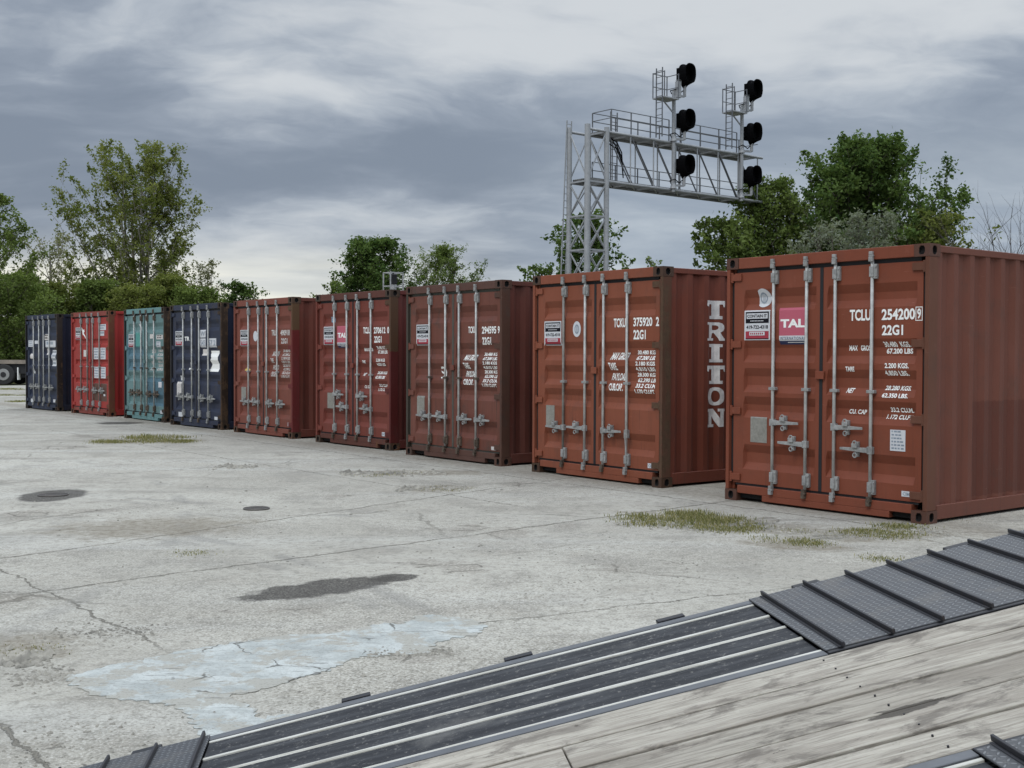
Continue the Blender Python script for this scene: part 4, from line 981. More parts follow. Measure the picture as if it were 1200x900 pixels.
# ------------------------------------------------------------------ signal gantry over the railway
def gantry():
    root = empty('signal_gantry', (3.12, 50, 0), R(39.8)); tag(root, 'galvanised lattice signal gantry with walkways and black signal heads rising behind the containers', 'signal gantry')
    s = 1.12; ZB, ZT = 8.93, 11.03; L_ = s + 10.05
    G = plain('gantry_galvanised', (.31, .32, .33), .5, .25, .22, 6)
    G2 = plain('gantry_railing_steel', (.125, .13, .14), .5, .25, .25, 6)
    BK = plain('matt_black_signal', (.004, .004, .0045), .95, 0, .2, 10, spec=.03)
    # local axes: x along the arm, y away from the camera side
    for px_, py_ in ((0, 0), (s, 0), (0, s), (s, s)):
        mb = MB(); mb.tube((px_, py_, 0), (px_, py_, ZT + .18), .115 if px_ + py_ else .125, n=14); mb.tube((px_, py_, 0), (px_, py_, .5), .25, n=12); mb.build('leg', G, root, smooth=False)
    lv = [.5, 1.7, 3.13, 4.56, 5.99, 7.42, 8.86]
    mb = MB(); 
    for z in lv:
        for a, b_ in (((0, 0), (s, 0)), ((0, s), (s, s)), ((0, 0), (0, s)), ((s, 0), (s, s))): mb.bar((*a, z), (*b_, z), .07, .07)
    for k in range(len(lv) - 1):
        z0, z1 = lv[k], lv[k + 1]
        for a, b_ in (((0, 0), (s, 0)), ((0, s), (s, s)), ((0, 0), (0, s)), ((s, 0), (s, s))):
            mb.bar((*a, z0), (*b_, z1), .055, .05); mb.bar((*b_, z0), (*a, z1), .055, .05)
    for a, b_ in (((0, 0), (s, 0)), ((0, s), (s, s))): mb.bar((*a, ZB), (*b_, ZT), .05, .05)
    for a, b_ in (((0, 0), (0, s)), ((s, 0), (s, s))): mb.bar((*a, ZB), (*b_, ZT), .05, .05)
    mb.build('tower_bracing', G, root)
    for y in (0, s):
        for z in (ZB, ZT):
            mb = MB(); mb.tube((0 if z == ZT else s, y, z), (L_ + (.35 if y == 0 else .1), y, z), .062, n=10); mb.build('chord', G, root)
    nb = 7; st = (L_ - s) / nb; mb = MB(); mb2 = MB()
    for k in range(nb + 1):
        x = s + k * st
        for y in (0, s): mb.tube((x, y, ZB), (x, y, ZT), .030, n=7)
        for z in (ZB, ZT): mb.bar((x, 0, z), (x, s, z), .05, .07)
        if k < nb:
            for y in (0, s): mb2.bar((x, y, ZT), (x + st, y, ZB), .045, .04)
            mb.bar((x, 0, ZB - .02), (x + st, s, ZB - .02), .04, .04)
    mb.build('truss_verticals', G, root); mb2.build('truss_diagonals', G2, root)
    for z, x0 in ((ZB, 0.15), (ZT, s)):
        mb = MB(); n = int((L_ - x0) / .085)
        for k in range(9): y = .10 + k * (s - .2) / 8; mb.box(x0, y - .02, z + .05, L_ + .05, y + .02, z + .085)
        mb.box(x0, .06, z - .05, L_ + .05, .075, z + .08); mb.box(x0, s - .075, z - .05, L_ + .05, s - .06, z + .08)
        for k in range(int((L_ - x0) / .4)): mb.box(x0 + k * .4, .08, z + .04, x0 + k * .4 + .03, s - .08, z + .052)
        mb.build('walkway', plain('walkway_grating', (.17, .17, .165), .6, .2, .3, 10), root)
    # handrails
    def rail(y, z, x0, x1, gaps=()):
        mb = MB()
        n = max(2, int(round((x1 - x0) / 1.35)))
        for k in range(n + 1): x = x0 + (x1 - x0) * k / n; mb.bar((x, y, z + .04), (x, y, z + .98), .04, .04)
        for h in (.98, .62, .30): mb.bar((x0, y, z + h), (x1, y, z + h), .03, .03)
        mb.build('handrail', G2, root)
    rail(-.02, ZT, s + .25, 4.95); rail(-.02, ZT, 5.75, 9.6)
    rail(s + .02, ZT, s + .25, L_); rail(s + .02, ZB, s + .25, L_)
    mb = MB()
    for z in (ZT,):
        for h in (.98, .62): mb.bar((s + .25, 0, z + h), (s + .25, s, z + h), .03, .03); mb.bar((L_, 0, z + h), (L_, s, z + h), .03, .03)
    mb.build('handrail', G2, root)
    # access ladders
    def ladder(x0, y0, z0, x1, y1, z1, wdir, w=.38, name='ladder'):
        mb = MB(); a, b_ = Vector((x0, y0, z0)), Vector((x1, y1, z1)); wd = Vector(wdir) * w
        mb.bar(a, b_, .04, .04, (0, 1, 0)); mb.bar(a + wd, b_ + wd, .04, .04, (0, 1, 0))
        n = int((b_ - a).length / .3)
        for k in range(n + 1): p = a.lerp(b_, (k + .5) / (n + 1)); mb.bar(p, p + wd, .025, .025)
        mb.build(name, G2 if name == 'mast_ladder' else G, root)
    ladder(-.45, s + .25, 0, -.16, s - .02, 11.5, (.77, .0, 0), .34)
    ladder(2.35, s - .1, ZB, 2.35, s - .1, 12.2, (1, 0, 0), .40, 'mast_ladder')
    # masts, platforms, signal heads
    def head(x, y, z, sub):
        h = empty('signal_head', (x, y, z)); h.parent = root
        out = []
        for k in range(24):
            t = 2 * math.pi * k / 24; c, sn = math.cos(t), math.sin(t)
            r = .43 if sn > -.2 else .43 - .0
            X = c * .36; Z = sn * .50
            if sn < 0: X *= 1 - .40 * (-sn) ** 1.5; Z *= 1.18
            else: Z = (abs(sn) ** .6) * .50; X = math.copysign(abs(c) ** .8, c) * .36
            out.append((X, Z))
        mb = MB(); mb.prism(out, 'y', 0, .05)
        # triple hood: shell that projects towards the trains, cut away below
        n = len(out)
        def ringp(y, k, zt, cut): return [(p[0] * k, y, (p[1] * k if p[1] > 0 else max(p[1] * k, cut)) - (zt if p[1] > .1 else 0)) for p in out]
        rings = [ringp(0, .97, 0, -9), ringp(-.09, .94, .05, -.44), ringp(-.19, .92, .055, -.38), ringp(-.36, .98, .0, -.34), ringp(-.36, .92, .03, -.31), ringp(-.17, .86, .07, -.33), ringp(-.02, .90, .03, -9)]
        b0 = mb.addv([q for r_ in rings for q in r_])
        for r_ in range(len(rings) - 1):
            for k in range(n): k2 = (k + 1) % n; mb.face((b0 + r_ * n + k, b0 + r_ * n + k2, b0 + (r_ + 1) * n + k2, b0 + (r_ + 1) * n + k))
        mb.build('backplate', BK, h)
        mb = MB()
        for lx, lz in ((0, .20), (-.16, -.08), (.16, -.08)):
            mb.tube((lx, -.06, lz), (lx, .22, lz), .13, n=14)
        mb.box(-.22, .05, -.30, .22, .30, .34); mb.build('lamp_housing', BK, h)
    for x in (5.15, 9.85):
        mb = MB(); mb.tube((x, -.12, ZB - .1), (x, -.12, 13.35), .085, n=12); mb.tube((x, -.12, ZT + .05), (x, -.12, ZT + .35), .16, .09, 12); mb.tube((x, -.12, ZB + .05), (x, -.12, ZB + .3), .15, .09, 12); mb.build('mast', G, root)
        zp = 12.85
        mb = MB(); mb.box(x - 1.0, -.48, zp, x - .05, .25, zp + .05); mb.bar((x - .75, -.1, zp), (x, -.12, zp - .55), .05, .05); mb.build('platform', G, root)
        mb = MB()
        for px_, py_ in ((x - .98, -.46), (x - .98, .23), (x - .08, .23), (x - .08, -.46)): mb.bar((px_, py_, zp), (px_, py_, zp + 1.15), .035, .035)
        for h in (.55, 1.12): mb.bar((x - .98, .23, zp + h), (x - .08, .23, zp + h), .03, .03); mb.bar((x - .08, -.46, zp + h), (x - .08, .23, zp + h), .03, .03)
        mb.bar((x - .98, -.46, zp + 1.12), (x - .98, .23, zp + 1.12), .03, .03)
        mb.build('platform_rail', G2, root)
        ladder(x - 1.05, -.40, ZT + .1, x - 1.05, -.40, 14.15, (0, 1, 0), .36, 'mast_ladder'); 
        mb = MB(); mb.box(x - .03, -.42, zp + .12, x + .16, -.20, zp + .85); mb.box(x - .02, -.44, zp + .88, x + .15, -.20, zp + .90); mb.build('junction_box', G, root, .01)
        for zc, zb in ((14.03, 13.1), (12.02, 11.18), (10.0, 9.13)):
            mb = MB(); mb.bar((x, -.12, zb), (x + .50, -.30, zb), .10, .08); mb.tube((x + .50, -.30, zb), (x + .50, -.30, zc - .45), .075, n=10); mb.build('bracket', G, root)
            head(x + .50, -.30, zc, 0)
            # bundled cable to each head
            mb = MB(); pts = [Vector((x - .15, -.12, zb + .05)), Vector((x - .30, -.18, zb + .16)), Vector((x - .05, -.25, zb + .25)), Vector((x + .2, -.30, zb + .1)), Vector((x + .42, -.28, zb + .25))]
            for k in range(len(pts) - 1): mb.tube(pts[k], pts[k + 1], .022, n=6)
            mb.build('cable', BK, root)
    mb = MB()
    for q in range(3):
        pts = [Vector((s + .05, .1 + q * .05, ZT - .15 - q * .1)), Vector((s + .7, .1, ZT - .35 - q * .14)), Vector((s + 1.1, .2, ZT - .75 - q * .2)), Vector((s + 1.3, .3, ZB + .3))]
        for k in range(3): mb.tube(pts[k], pts[k + 1], .028, n=6)
    mb.build('cable', BK, root)
gantry()

def small_signal():
    root = empty('railway_signal', (-6.05, 60.5, 0), R(39.8)); tag(root, 'small grey caged railway signal top peeking over the dark oxide red container', 'signal mast', None)
    G = M_galv; BK = plain('dull_black_signal', (.012, .012, .013), .7)
    mb = MB(); mb.tube((0, 0, 0), (0, 0, 5.3), .11, n=10); mb.build('mast', G, root)
    mb = MB(); mb.box(-.42, -.35, 4.35, .42, .35, 4.42); mb.build('platform', G, root)
    mb = MB()
    for x in (-.38, .38):
        for y in (-.32, .32): mb.bar((x, y, 4.42), (x, y, 5.70), .05, .05)
    for h in (5.0, 5.68):
        for a, b_ in (((-.38, -.32), (.38, -.32)), ((-.38, .32), (.38, .32)), ((-.38, -.32), (-.38, .32)), ((.38, -.32), (.38, .32))): mb.bar((*a, h), (*b_, h), .05, .05)
    mb.build('cage', G, root)
    mb = MB(); mb.box(-.16, -.14, 5.1, .16, .14, 5.62); mb.tube((0, 0, 5.3), (0, 0, 5.75), .05, n=8); mb.build('signal_head', BK, root, .03)
small_signal()

# ------------------------------------------------------------------ flatbed trailer far left
def flatbed():
    c = gp(15, 450.5); root = empty('flatbed_trailer', (c.x, c.y, .004), R(4)); tag(root, 'dark flatbed semi trailer parked before the woods, left of the row', 'trailer')
    BL = plain('chassis_black', (.02, .02, .022), .6, .1, .3)
    mb = MB(); mb.box(-11, -1.2, 1.10, 1.3, 1.2, 1.18); mb.box(-11, -1.24, 1.02, 1.34, -1.202, 1.21); mb.build('deck', plain('worn_deck_edge', (.20, .17, .14), .8, 0, .4, 3), root)
    mb = MB(); mb.box(-11, -1.1, .55, 1.25, -.9, 1.0); mb.box(-11, .9, .55, 1.25, 1.1, 1.0); mb.box(-3, -.9, .35, 1.2, .9, .9); mb.build('chassis', BL, root)
    for x in (0, -1.35):
        for y in (-1.05, 1.05):
            mb = MB(); mb.tube((x, y - .24, .50), (x, y + .24, .50), .50, n=26); w = mb.build('wheel', plain('lorry_tyre', (.03, .03, .03), .85), root, .04, seg=2)
            mb = MB(); sg = -1 if y < 0 else 1; mb.tube((x, y + sg * .20, .50), (x, y + sg * .262, .50), .31, .27, n=20); mb.build('rim', plain('steel_rim', (.30, .30, .29), .5, .3), w)
            mb = MB(); mb.tube((x, y + sg * .21, .50), (x, y + sg * .285, .50), .13, n=14); mb.build('hub', BL, w)
    mb = MB(); mb.box(.62, -1.2, .25, .66, -.85, .85); mb.build('mud_flap', M_white, root)
flatbed()

# ------------------------------------------------------------------ trees and shrubs
def leaf_mat(name, col, col2, trans=.35):
    mt = bpy.data.materials.new(name); mt.use_nodes = True; nt = NT(mt.node_tree); nt.n.clear()
    out = nt.new('ShaderNodeOutputMaterial'); at = nt.new('ShaderNodeAttribute', attribute_name='tone').outputs['Fac']
    c = nt.mix(at, col, col2)
    d = nt.new('ShaderNodeBsdfDiffuse'); t = nt.new('ShaderNodeBsdfTranslucent'); nt.put(d.inputs[0], c); nt.put(t.inputs[0], nt.mix(1., c, (1.15, 1.2, .7), 'MULTIPLY'))
    mx = nt.new('ShaderNodeMixShader'); mx.inputs[0].default_value = trans; nt.l.new(d.outputs[0], mx.inputs[1]); nt.l.new(t.outputs[0], mx.inputs[2]); nt.l.new(mx.outputs[0], out.inputs[0])
    return mt
def bark(name, col): return plain(name, col, .9, 0, .3, 5)
BARK = bark('grey_brown_bark', (.10, .085, .07)); BARKP = bark('pale_bark', (.22, .20, .175)); BARKD = bark('dark_bark', (.055, .045, .038))

def leaves_mesh(name, cents, tones, size, parent, mat, asp=.6, droop=0.):
    n = len(cents)
    nr = RNG.normal(size=(n, 3)); nr[:, 2] = np.abs(nr[:, 2]) + .25; nr /= np.linalg.norm(nr, axis=1)[:, None]
    a = np.cross(nr, RNG.normal(size=(n, 3))); a /= np.linalg.norm(a, axis=1)[:, None] + 1e-9
    b_ = np.cross(nr, a)
    if droop: a[:, 2] -= droop; a /= np.linalg.norm(a, axis=1)[:, None]
    sz = size * RNG.uniform(.6, 1.35, size=(n, 1))
    P = np.stack([cents - a * sz, cents + b_ * sz * asp, cents + a * sz, cents - b_ * sz * asp], 1).reshape(-1, 3)
    me = bpy.data.meshes.new(name); me.vertices.add(4 * n); me.loops.add(4 * n); me.polygons.add(n)
    me.vertices.foreach_set('co', P.ravel()); me.loops.foreach_set('vertex_index', np.arange(4 * n)); me.polygons.foreach_set('loop_start', np.arange(0, 4 * n, 4))
    me.update(calc_edges=True); me.materials.append(mat)
    at = me.attributes.new('tone', 'FLOAT', 'FACE'); at.data.foreach_set('value', np.clip(tones, 0, 1))
    o = bpy.data.objects.new(name, me); COL.objects.link(o); o.parent = parent; return o

def tree(name, label, cat, u, Y, top_v, half_px, mats, leaf=.13, n_limb=22, sub=9, per=34, shape='round', base=.25, density=1., clump=.45, group=None, barkm=None, trunk_r=None, stems=1, lean=0., rise=.55, asp=.6, seed=1, droop=0.):
    """a tree whose crown fills an uneven envelope; limbs run from the trunk to clumps of leaves"""
    rs = random.Random(seed * 101 + 5)
    X = (u - 600) / F_PX * Y
    H = CAM_H + (415.6 + (600 - u) * .0038 - top_v) / F_PX * Y
    Rr = half_px / F_PX * Y
    root = empty(name, (X, Y, 0)); tag(root, label, cat, group)
    lobes = [(rs.uniform(0, 6.28), rs.uniform(-.5, .9), rs.uniform(.16, .42)) for _ in range(9)]
    def radius(t, ang):
        """crown radius at height fraction t (0 bottom of the crown, 1 top)"""
        if shape == 'round': r = math.sqrt(max(0, 1 - (max(0, (2 * t - .85) / 1.15) if t > .42 else (2 * t - .85)) ** 2)) ** .8
        elif shape == 'poplar': r = (min(1, t / .15) ** .5) * (1 - max(0, t - .25) / .78) ** .62
        elif shape == 'oval': r = math.sqrt(max(0, 1 - (abs(t - .48) / .54) ** 2.6)) * (.85 + .15 * t)
        elif shape == 'vase': r = .35 + .65 * min(1, t * 1.4); r *= math.sqrt(max(0, 1 - max(0, t - .55) ** 2 / .21))
        elif shape == 'bush': r = math.sqrt(max(0, 1 - t ** 2.2))
        else: r = 1 - t
        k = 1
        for la, lt, ls in lobes: k += ls * math.exp(-((math.cos(ang - la) - 1) ** 2) * 3 - ((2 * t - 1 - lt) ** 2) * 5) - .018
        return r * k
    br = MB(); cents = []; tones = []
    tr = trunk_r or H * .018
    zb = H * base
    stemtops = []
    for s_i in range(stems):
        ang = 6.28 * s_i / max(1, stems) + rs.uniform(-.3, .3); sp = (0 if stems == 1 else Rr * .42 * rs.uniform(.5, 1.1))
        p = Vector((0, 0, -.05)); pts = [p]
        nseg = 7; Ht = H * rs.uniform(.80, .97) if stems > 1 else H * .92
        for k in range(1, nseg + 1):
            t = k / nseg
            pts.append(Vector((math.cos(ang) * sp * t ** .8 + rs.uniform(-1, 1) * .02 * H * t + lean * H * t, math.sin(ang) * sp * t ** .8 + rs.uniform(-1, 1) * .02 * H * t, Ht * t)))
        for k in range(nseg):
            r0 = tr * (1 - k / nseg) ** .8 * (1 if stems == 1 else .62) + .015; r1 = tr * (1 - (k + 1) / nseg) ** .8 * (1 if stems == 1 else .62) + .012
            br.tube(pts[k], pts[k + 1], r0, r1, 6, False)
        stemtops.append(pts)
    def at(pts, z):
        for k in range(len(pts) - 1):
            if pts[k].z <= z <= pts[k + 1].z: return pts[k].lerp(pts[k + 1], (z - pts[k].z) / max(1e-6, pts[k + 1].z - pts[k].z))
        return pts[-1].copy()
    for i in range(n_limb):
        st = stemtops[i % stems]
        t = (i + rs.random()) / n_limb; t = t ** .85; ang = i * 2.399 + rs.uniform(-.6, .6)
        z = zb + (H - zb) * t; r = Rr * 1.0 * radius(t, ang) * rs.uniform(.55, 1.0) ** .5
        if stems > 1: cx = st[-1].x * t * .6; cy = st[-1].y * t * .6
        else: cx = lean * z; cy = 0
        tgt = Vector((cx + math.cos(ang) * r * .9, cy + math.sin(ang) * r * .9, z))
        zo = max(zb * .6, z - r * rise - (H - zb) * .08); src = at(st, min(zo, st[-1].z * .96))
        mid = src.lerp(tgt, .5) + Vector((0, 0, -.03 * H)) + Vector((rs.uniform(-1, 1), rs.uniform(-1, 1), 0)) * r * .08
        lr = tr * .30 * (1 - t * .6) + .012
        br.tube(src, mid, lr, lr * .6, 5, False); br.tube(mid, tgt, lr * .6, .012, 5, False)
        ltone = rs.uniform(-.15, .15)
        for j in range(sub):
            f = rs.uniform(.30, 1.08); p0 = (src.lerp(mid, f * 2) if f < .5 else mid.lerp(tgt, (f - .5) * 2))
            d = Vector((rs.gauss(0, .75), rs.gauss(0, .75), rs.gauss(.85, .7))).normalized() * (Rr * .20 + .45) * rs.uniform(.4, 1.3)
            p1 = p0 + d
            t1 = (p1.z - zb) / (H - zb)
            if t1 > 1.0: p1.z = H - rs.random() * .3
            br.tube(p0, p1, max(.010, lr * .28), .006, 4, False)
            n = int(per * rs.uniform(.3, 1.4) * density)
            if n <= 0: continue
            cr = clump * rs.uniform(.6, 1.35)
            u_ = RNG.random((n, 1)); L_ = np.array(p0)[None] * (1 - u_ * .9) * 0 + (np.array(p0)[None] + (np.array(p1) - np.array(p0))[None] * (u_ * .8 + .35))
            L_ = L_ + RNG.normal(size=(n, 3)) * cr * np.array([[.42, .42, .40]]) * (1.25 - u_ * .75)
            cents.append(L_); tones.append(np.full(n, .5 + ltone + rs.uniform(-.32, .32)) + RNG.normal(size=n) * .17)
    if name == 'bare_tree' or density == 0: pass
    br.build('trunk', barkm or BARK, root)
    if cents: leaves_mesh('crown', np.concatenate(cents), np.concatenate(tones), leaf, root, mats, asp, droop)
    return root

L_dark = leaf_mat('dark_green_leaves', (.042, .078, .024), (.135, .190, .060))
L_mid = leaf_mat('mid_green_leaves', (.075, .110, .030), (.185, .235, .075))
L_yel = leaf_mat('spring_olive_leaves', (.105, .135, .035), (.235, .250, .085), .45)
L_sil = leaf_mat('silver_green_leaves', (.13, .15, .11), (.24, .26, .20))
L_pale = leaf_mat('pale_budding_leaves', (.16, .17, .09), (.27, .27, .16))
L_brown = leaf_mat('dry_brush', (.13, .11, .06), (.20, .17, .11))

# left hand woods
tree('poplar_tree', 'tall open-crowned poplar with sparse olive leaves behind the red and teal containers', 'tree', 165, 80, 174, 69, L_yel, leaf=.092, n_limb=92, sub=12, per=56, shape='oval', base=.08, clump=.36, barkm=BARKP, stems=5, trunk_r=.26, rise=1.1, seed=3)
tree('leafy_tree', 'green tree cut off by the left edge of the photo', 'tree', -16, 72, 234, 46, L_mid, leaf=.09, n_limb=44, sub=10, per=54, shape='round', base=.16, clump=.42, seed=4, trunk_r=.2)
tree('budding_tree', 'pale thin-leaved tree with sky showing through, left of the tall poplar', 'tree', 62, 88, 280, 36, L_pale, leaf=.10, n_limb=30, sub=9, per=20, shape='round', base=.22, clump=.36, barkm=BARKP, seed=5, trunk_r=.26, rise=.9)
tree('budding_tree', 'pale wispy tree just right of the tall poplar', 'tree', 243, 86, 306, 26, L_pale, leaf=.09, n_limb=22, sub=8, per=18, shape='poplar', base=.08, clump=.3, barkm=BARKP, seed=6, stems=3, trunk_r=.1, rise=1.1)
tree('leafy_tree', 'low dark tree right of the pale wispy one, over the navy container', 'tree', 284, 78, 335, 34, L_dark, leaf=.11, n_limb=24, sub=9, per=36, shape='round', base=.2, clump=.38, seed=7)
und = [(2, 66, 326, 42, L_mid, 'mid green thicket at the left edge, behind the flatbed trailer'), (36, 72, 342, 30, L_mid, 'mid green thicket behind the flatbed and the first navy container'), (78, 74, 338, 34, L_yel, 'olive thicket below the pale thin-leaved tree'),
       (118, 73, 334, 34, L_mid, 'green thicket at the foot of the tall poplar, its left side'), (158, 72, 340, 32, L_yel, 'olive thicket straight below the tall poplar'), (198, 74, 328, 32, L_yel, 'olive thicket at the right foot of the tall poplar'),
       (232, 73, 342, 26, L_mid, 'green thicket behind the second navy container')]
for k, (u, Y, tv, hp, lm, lab) in enumerate(und):
    tree('thicket', lab, 'bush', u, Y, tv, hp * (1 if k % 2 else 1.15), lm, leaf=.078, n_limb=46, sub=10, per=74, shape='poplar' if k % 2 else 'oval', base=.02, clump=.40, seed=20 + k, stems=3, trunk_r=.09, group='thickets at the edge of the woods')
for k, (u, Y, tv, hp, lab) in enumerate([(-8, 62, 392, 30, 'low dry brush at the very left edge, behind the flatbed'), (22, 64, 398, 24, 'low dry brush just left of the first navy container')]):
    tree('dry_bush', lab, 'bush', u, Y + 12, tv, hp, L_brown, leaf=.08, n_limb=22, sub=8, per=44, shape='bush', base=.02, clump=.4, seed=40 + k, stems=3, trunk_r=.03)
# middle
tree('maple_tree', 'dark rounded tree behind the dark oxide red container, the left of the middle pair', 'tree', 436, 78, 282, 44, L_dark, leaf=.10, n_limb=54, sub=11, per=60, shape='oval', base=.25, clump=.42, seed=8, trunk_r=.2, barkm=BARKD)
tree('willow_tree', 'feathery olive green tree, the right of the middle pair', 'tree', 519, 80, 289, 44, L_mid, leaf=.10, n_limb=54, sub=11, per=58, shape='bush', base=.05, clump=.36, seed=9, trunk_r=.16, stems=3, rise=1.3, asp=.32)
tree('leafy_tree', 'low bit of green just left of the middle pair', 'tree', 392, 84, 333, 18, L_mid, leaf=.11, n_limb=16, sub=8, per=26, shape='round', base=.2, clump=.35, seed=10)
tree('conifer_like_tree', 'dark leafy tree standing behind the legs of the gantry', 'tree', 689, 70, 252, 40, L_dark, leaf=.125, n_limb=44, sub=10, per=30, shape='oval', base=.1, clump=.34, seed=11, trunk_r=.16, rise=.9, barkm=BARKD)
tree('leafy_tree', 'small dark tree left of the gantry legs', 'tree', 634, 76, 312, 32, L_dark, leaf=.12, n_limb=20, sub=8, per=30, shape='round', base=.2, clump=.35, seed=12)
tree('leafy_tree', 'tiny green treetop between the gantry legs and the big right tree', 'tree', 762, 82, 300, 13, L_mid, leaf=.11, n_limb=12, sub=7, per=22, shape='poplar', base=.2, clump=.3, seed=13)
# right
tree('maple_tree', 'big dark green tree rising highest at the right, behind the two nearest containers', 'tree', 1008, 60, 166, 90, L_dark, leaf=.10, n_limb=96, sub=14, per=68, shape='oval', base=.18, clump=.46, seed=14, trunk_r=.26, barkm=BARKD)
tree('leafy_tree', 'mid green tree sloping down left of the big right tree', 'tree', 902, 58, 208, 58, L_mid, leaf=.09, n_limb=60, sub=12, per=60, shape='poplar', base=.08, clump=.40, seed=15, trunk_r=.16, stems=2, rise=1.0)
tree('leafy_tree', 'low green tree at the left end of the right-hand tree group', 'tree', 852, 56, 256, 40, L_mid, leaf=.11, n_limb=36, sub=10, per=36, shape='round', base=.1, clump=.38, seed=16, trunk_r=.12)
tree('silvery_bush', 'silvery olive bush in front of the big right tree', 'bush', 1020, 48, 247, 62, L_sil, leaf=.085, n_limb=32, sub=10, per=38, shape='bush', base=.05, clump=.34, seed=17, stems=4, trunk_r=.06, asp=.35)
tree('silvery_bush', 'silvery olive bush beside the tallest tree, nearer its left side', 'bush', 960, 47, 256, 44, L_sil, leaf=.085, n_limb=22, sub=9, per=30, shape='bush', base=.05, clump=.32, seed=18, stems=3, trunk_r=.05, asp=.35)
tree('leafy_tree', 'yellow-green tree at the right shoulder of the big right tree', 'tree', 1092, 56, 244, 40, L_yel, leaf=.10, n_limb=36, sub=10, per=34, shape='round', base=.1, clump=.36, seed=19, trunk_r=.1)
def bare(u, Y, tv, seed, label):
    rs = random.Random(seed); X = (u - 600) / F_PX * Y; H = CAM_H + (413.5 - tv) / F_PX * Y
    root = empty('bare_tree', (X, Y, 0)); tag(root, label, 'tree'); mb = MB()
    def grow(p, d, L_, r, lv):
        q = p
        for k in range(3):
            d = (d + Vector((rs.gauss(0, .13), rs.gauss(0, .13), rs.gauss(.03, .06)))).normalized(); n = q + d * L_ / 3
            mb.tube(q, n, r * (1 - k * .22), r * (1 - (k + 1) * .22), 5, False); q = n
            if lv < 4:
                for _ in range(2 if lv < 3 else 1):
                    dd = (d + Vector((rs.gauss(0, .42), rs.gauss(0, .42), rs.gauss(.28, .2)))).normalized(); grow(q, dd, L_ * rs.uniform(.42, .7), r * .45, lv + 1)
    for k in range(5): a = k * 1.3; grow(Vector((0, 0, 0)), Vector((math.cos(a) * .22, math.sin(a) * .22, 1)).normalized(), H * rs.uniform(.46, .58), .06, 1)
    mb.build('branches', BARKD, root)
bare(1180, 50, 246, 5, 'leafless tree with thin bare branches at the far right')

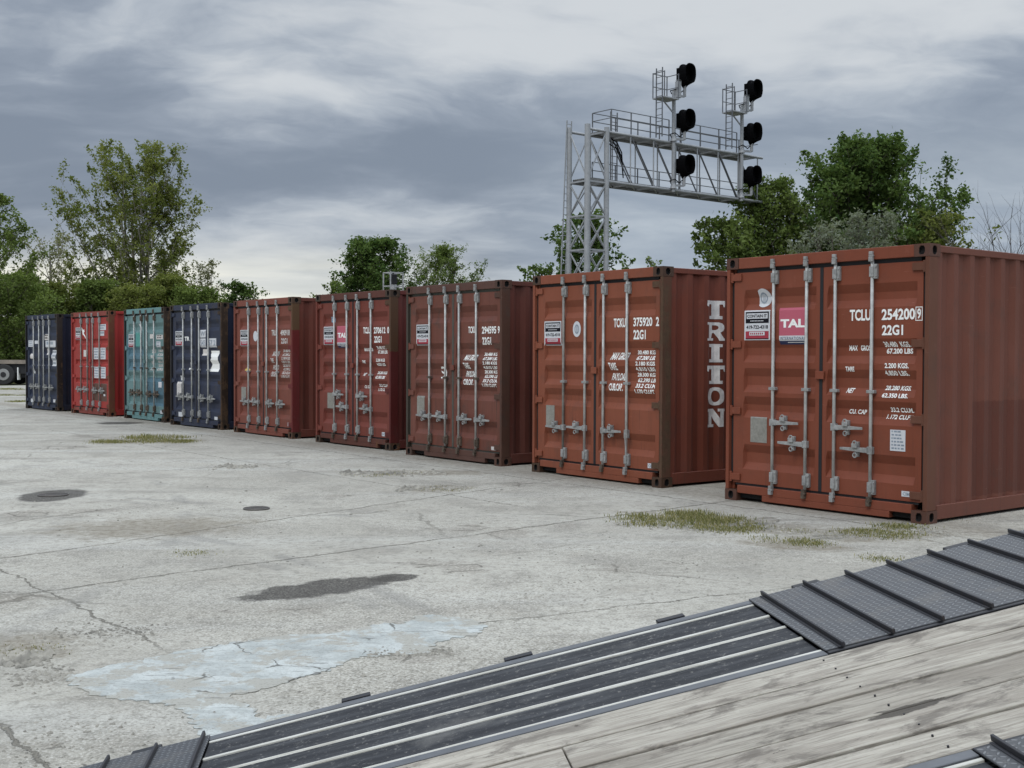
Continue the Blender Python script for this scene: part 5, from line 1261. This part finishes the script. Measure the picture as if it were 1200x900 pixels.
# ------------------------------------------------------------------ grass in the cracks, rubble
def grass_patches():
    rs = np.random.default_rng(3); vs = []; fs = []; tn = []
    patches = [((735, 606), (885, 618), .30, 1500, .11), ((790, 600), (850, 612), .22, 900, .12), ((760, 616), (880, 622), .18, 700, .09), ((888, 632), (965, 640), .13, 550, .07), ((985, 624), (1075, 628), .17, 900, .08), ((1030, 616), (1075, 620), .12, 420, .09),
               ((1020, 655), (1045, 657), .06, 180, .06), ((115, 519), (225, 517), .42, 1500, .14), ((150, 514), (215, 513), .5, 600, .18), ((222, 649), (240, 648), .05, 110, .05), ((430, 557), (500, 553), .22, 260, .06), ((495, 573), (545, 574), .16, 150, .05),
               ((0, 767), (52, 764), .04, 110, .04), ((0, 457), (28, 456), 1.8, 900, .2), ((0, 464), (14, 463), .8, 350, .18), ((14, 471), (28, 471), .6, 350, .18), ((0, 449), (28, 449), 2.2, 900, .3), ((880, 618), (985, 628), .05, 150, .05), ((1075, 600), (1120, 612), .04, 80, .05)]
    for (a, b_, wd, n, h) in patches:
        A = np.array(gp(*a)); B = np.array(gp(*b_)); nr = np.array([-(B - A)[1], (B - A)[0], 0]); nr = nr / np.linalg.norm(nr)
        n = int(n * 1.7); nc = max(6, n // 70); ct = rs.random((nc, 1)); cw = rs.normal(size=(nc, 1)) * wd * .55; cen = A + (B - A) * ct + nr * cw
        for _ in range(n):
            c = cen[rs.integers(nc)] + rs.normal(size=3) * [.075, .075, 0] * (1 + wd); c[2] = .004
            L_ = h * .38 * rs.uniform(.2, 1.0) ** 1.3; an = rs.uniform(0, 6.28); ln = rs.uniform(.2, 1.0); w = .0022 + h * .014
            d = np.array([math.cos(an), math.sin(an), 0]); sd_ = np.array([-d[1], d[0], 0]) * w
            tip = c + d * L_ * ln * .8 + np.array([0, 0, L_]); md = c + d * L_ * ln * .25 + np.array([0, 0, L_ * .6])
            b0 = len(vs); vs += [c - sd_, c + sd_, md + sd_ * .7, md - sd_ * .7, tip]; fs += [(b0, b0 + 1, b0 + 2, b0 + 3), (b0 + 3, b0 + 2, b0 + 4)]; t = rs.random(); tn += [t, t]
    me = bpy.data.meshes.new('grass'); me.from_pydata([tuple(v) for v in vs], [], fs); me.materials.append(leaf_mat('yard_grass', (.10, .12, .04), (.36, .32, .17)))
    at = me.attributes.new('tone', 'FLOAT', 'FACE'); at.data.foreach_set('value', tn)
    o = bpy.data.objects.new('grass', me); COL.objects.link(o); tag(o, 'low grass and weeds growing in the cracks of the yard', 'grass', kind='stuff')
    # rubble
    mb = MB(); rr = random.Random(9)
    zones = [((0, 775), (60, 770), .16, 330, .018), ((10, 800), (90, 790), .2, 160, .012), ((400, 556), (520, 554), .3, 260, .028), ((470, 573), (545, 573), .22, 150, .022), ((860, 612), (985, 632), .25, 420, .014), ((985, 630), (1100, 622), .25, 300, .014), ((735, 612), (860, 625), .25, 280, .014), ((430, 768), (530, 765), .08, 260, .010), ((250, 548), (300, 548), .3, 90, .03),
             ((60, 740), (180, 745), .25, 200, .010), ((200, 870), (500, 800), .3, 150, .008), ((0, 880), (150, 850), .4, 130, .008), ((600, 700), (880, 660), .8, 150, .008), ((0, 600), (600, 600), 3.0, 160, .012), ((300, 660), (800, 640), 1.2, 150, .009)]
    for (a, b_, wd, n, sz) in zones:
        A = gp(*a); B = gp(*b_); nr = Vector((-(B - A).y, (B - A).x, 0)).normalized()
        for _ in range(n):
            p = A.lerp(B, rr.random()) + nr * rr.gauss(0, wd * .5); s_ = sz * rr.uniform(.3, 1.3) * (2 if rr.random() < .05 else 1)
            e = [rr.uniform(.6, 1.3) * s_ for _ in range(6)]
            b0 = mb.addv([(p.x + e[0], p.y, .004 + s_ * .2), (p.x, p.y + e[1], .004 + s_ * .1), (p.x - e[2], p.y, .004 + s_ * .2), (p.x, p.y - e[3], .004), (p.x + s_ * .2, p.y, .004 + e[4] * .75), (p.x, p.y, 0)])
            for k in range(4): mb.face((b0 + k, b0 + (k + 1) % 4, b0 + 4)); mb.face((b0 + (k + 1) % 4, b0 + k, b0 + 5))
    tag(mb.build('loose_rubble', plain('concrete_crumbs', (.25, .235, .20), .9, 0, .45, 8)), 'loose concrete crumbs and pebbles scattered over the yard', 'rubble', kind='stuff')
grass_patches()
